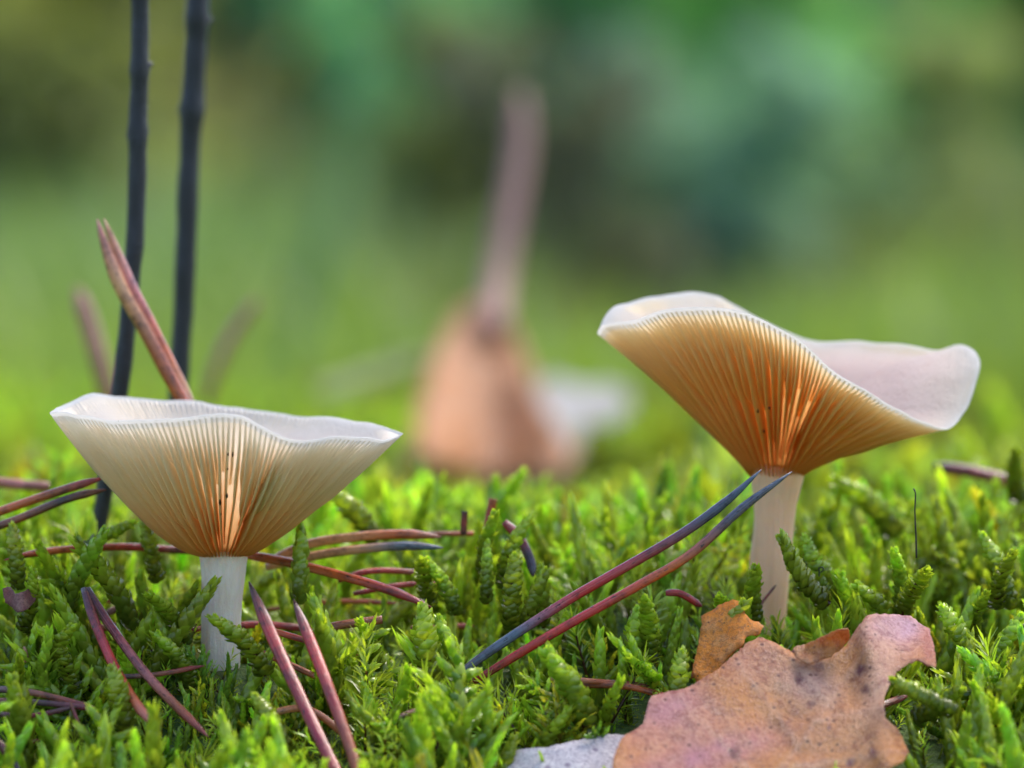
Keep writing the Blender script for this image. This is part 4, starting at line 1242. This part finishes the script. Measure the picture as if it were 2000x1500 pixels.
def grass_field(n):
    """low olive grass between the moss and the shrubs: nobody could count it"""
    rg = np.random.default_rng(77)
    y = 130 + rg.random(n) ** .8 * 330
    x = rg.uniform(-1, 1, n) * (y + 80) * .19
    z = ground_z(x, y) - .2
    h = (2.2 + 9 * np.clip((y - 130) / 230, 0, 1)) * (.35 + .8 * rg.random(n) + 1.3 * rg.random(n) ** 4)
    pxx, _ = to_px(np.stack([x, y, z], 1))
    h = h * (1 - .62 * np.exp(-((pxx - 1330) / 330) ** 2) * smooth01((y - 150) / 100))
    a = rg.uniform(0, 6.28, n); ln = rg.normal(0, .35, (n, 2)) * h[:, None]
    wx, wy = np.cos(a) * .16 * (1 + y / 250), np.sin(a) * .16 * (1 + y / 250)
    b = np.stack([x, y, z], 1)
    wv = np.stack([wx, wy, 0 * wx], 1)
    m_ = b + np.stack([ln[:, 0] * .35, ln[:, 1] * .35, h * .6], 1)
    tp_ = b + np.stack([ln[:, 0], ln[:, 1], h], 1)
    V = np.stack([b - wv, b + wv, m_ + wv * .8, m_ - wv * .8, tp_], 1).reshape(-1, 3)
    k = np.arange(n)[:, None] * 5
    F = np.concatenate([k + np.array([[0, 1, 2]]), k + np.array([[0, 2, 3]]), k + np.array([[3, 2, 4]])], 0)
    f_ = np.clip((y - 130) / 280, 0, 1)[:, None]
    pn = noise3(x * .05 + 4, y * .02)[:, None]
    C = .88 * (np.array([.28, .36, .05]) * (1 - f_) + np.array([.19, .31, .17]) * f_) * rg.uniform(.7, 1.2, n)[:, None] * (1 + .4 * pn) * np.where(pn < -.3, np.array([[1.15, .9, .9]]), 1)
    o = link('grass', mesh_np('grass', V, F, M['grass'], col=np.repeat(C, 5, 0), smooth=False))
    tag(o, 'low olive green grass blurred between moss and shrubs', 'grass', kind='stuff')
grass_field(34000)

def grass(label, pts, w_, y, col):
    b = P(pts[0][0], pts[0][1], y)
    path = catmull([P(a, c, y + 1.5 * i) - b for i, (a, c) in enumerate(pts)], 20)
    s = np.linspace(0, 1, 20)
    V, F, al, ph = tube(path, w_ / 2 * np.minimum(1, (1 - s) * 3 + .03), 8, lambda p: (np.cos(p), np.sin(p) * .18))
    C = np.tile(np.array(col), (len(V), 1))
    tag(link('grass_blade', mesh_np('grass_blade', V, F, M['grass'], col=C), None, b), label, 'grass')
grass('long pale grass blade leaning behind the teal shrubs front, blurred', [(560, 760), (610, 560), (680, 330), (760, 60)], .5, 150, (.20, .32, .12))
grass('second pale grass blade leaning lower beside the long one', [(520, 770), (560, 600), (640, 400), (720, 240)], .45, 170, (.17, .28, .10))
grass('thin bluish grass blade lying flat on moss behind the red stub', [(960, 1070), (1060, 1040), (1130, 1045), (1200, 1062)], .22, 5.5, (.20, .32, .18))
grass('thin bent grass blade hanging low across the blurred moss', [(620, 770), (700, 745), (800, 712), (900, 690)], .5, 60, (.22, .26, .08))

# pine trees on the bank
def pine(label, px, y, r, h, seed):
    rg = np.random.default_rng(seed)
    gx = P(px, 600, y)[0]
    b = np.array([gx, y, float(ground_z(gx, y)) - 2])
    root = thing('pine_tree', b, label, 'tree')
    s = np.linspace(0, 1, 30)
    path = np.stack([noise3(s * 3, seed) * r * .6, noise3(s * 3, seed + 5) * r * .6, s * h], 1)
    V, F, al, ph = tube(path, r * (1 - .8 * s) + r * .35 * np.exp(-s * 30), 16)
    V = V + .06 * r * noise3(ph * 3, al * 60)[:, None] * np.stack([np.cos(ph), np.sin(ph), 0 * ph], 1)
    tk = link('trunk', mesh_np('trunk', V, F, M['trunk']), root)
    cen = []
    for k in range(26):
        z = h * rg.uniform(.45, .97); a = rg.uniform(0, 6.28); ln = (1.05 - z / h) * h * .38 + r
        p0 = np.array([0, 0, z]); p1 = p0 + np.array([math.cos(a) * ln, math.sin(a) * ln, ln * .25])
        VV, FF, _, _ = tube(np.stack([p0, (p0 + p1) / 2 + np.array([0, 0, -ln * .05]), p1]), np.array([.18, .12, .05]) * r, 6)
        link('limb', mesh_np('limb', VV, FF, M['trunk']), tk)
        cen += [p0 + (p1 - p0) * u for u in (.4, .6, .8, 1.0)]
    cen = np.array(cen)
    nl = 6000
    c = cen[rg.integers(0, len(cen), nl)] + rg.normal(size=(nl, 3)) * h * .03
    a = rg.normal(size=(nl, 3)); a /= np.linalg.norm(a, axis=1)[:, None]
    bb = np.cross(a, rg.normal(size=(nl, 3))); bb /= np.linalg.norm(bb, axis=1)[:, None]
    V = np.stack([c - a * 5, c + bb * .7, c + a * 5, c - bb * .7], 1).reshape(-1, 3)
    F = np.arange(nl)[:, None] * 4 + np.array([[0, 1, 2, 3]])
    C = np.tile(np.array([.035, .075, .025]), (nl * 4, 1)) * np.repeat(rg.uniform(.7, 1.3, nl), 4)[:, None]
    link('crown', mesh_np('crown', V, F, M['shrub'], col=C, smooth=False), root)
pine('young pine with brown trunk standing on the bank behind the dark twigs', 330, 700, 5, 420, 3)
pine('older pine with thick brown trunk on the bank beyond the olive shrub', 20, 820, 8, 520, 8)
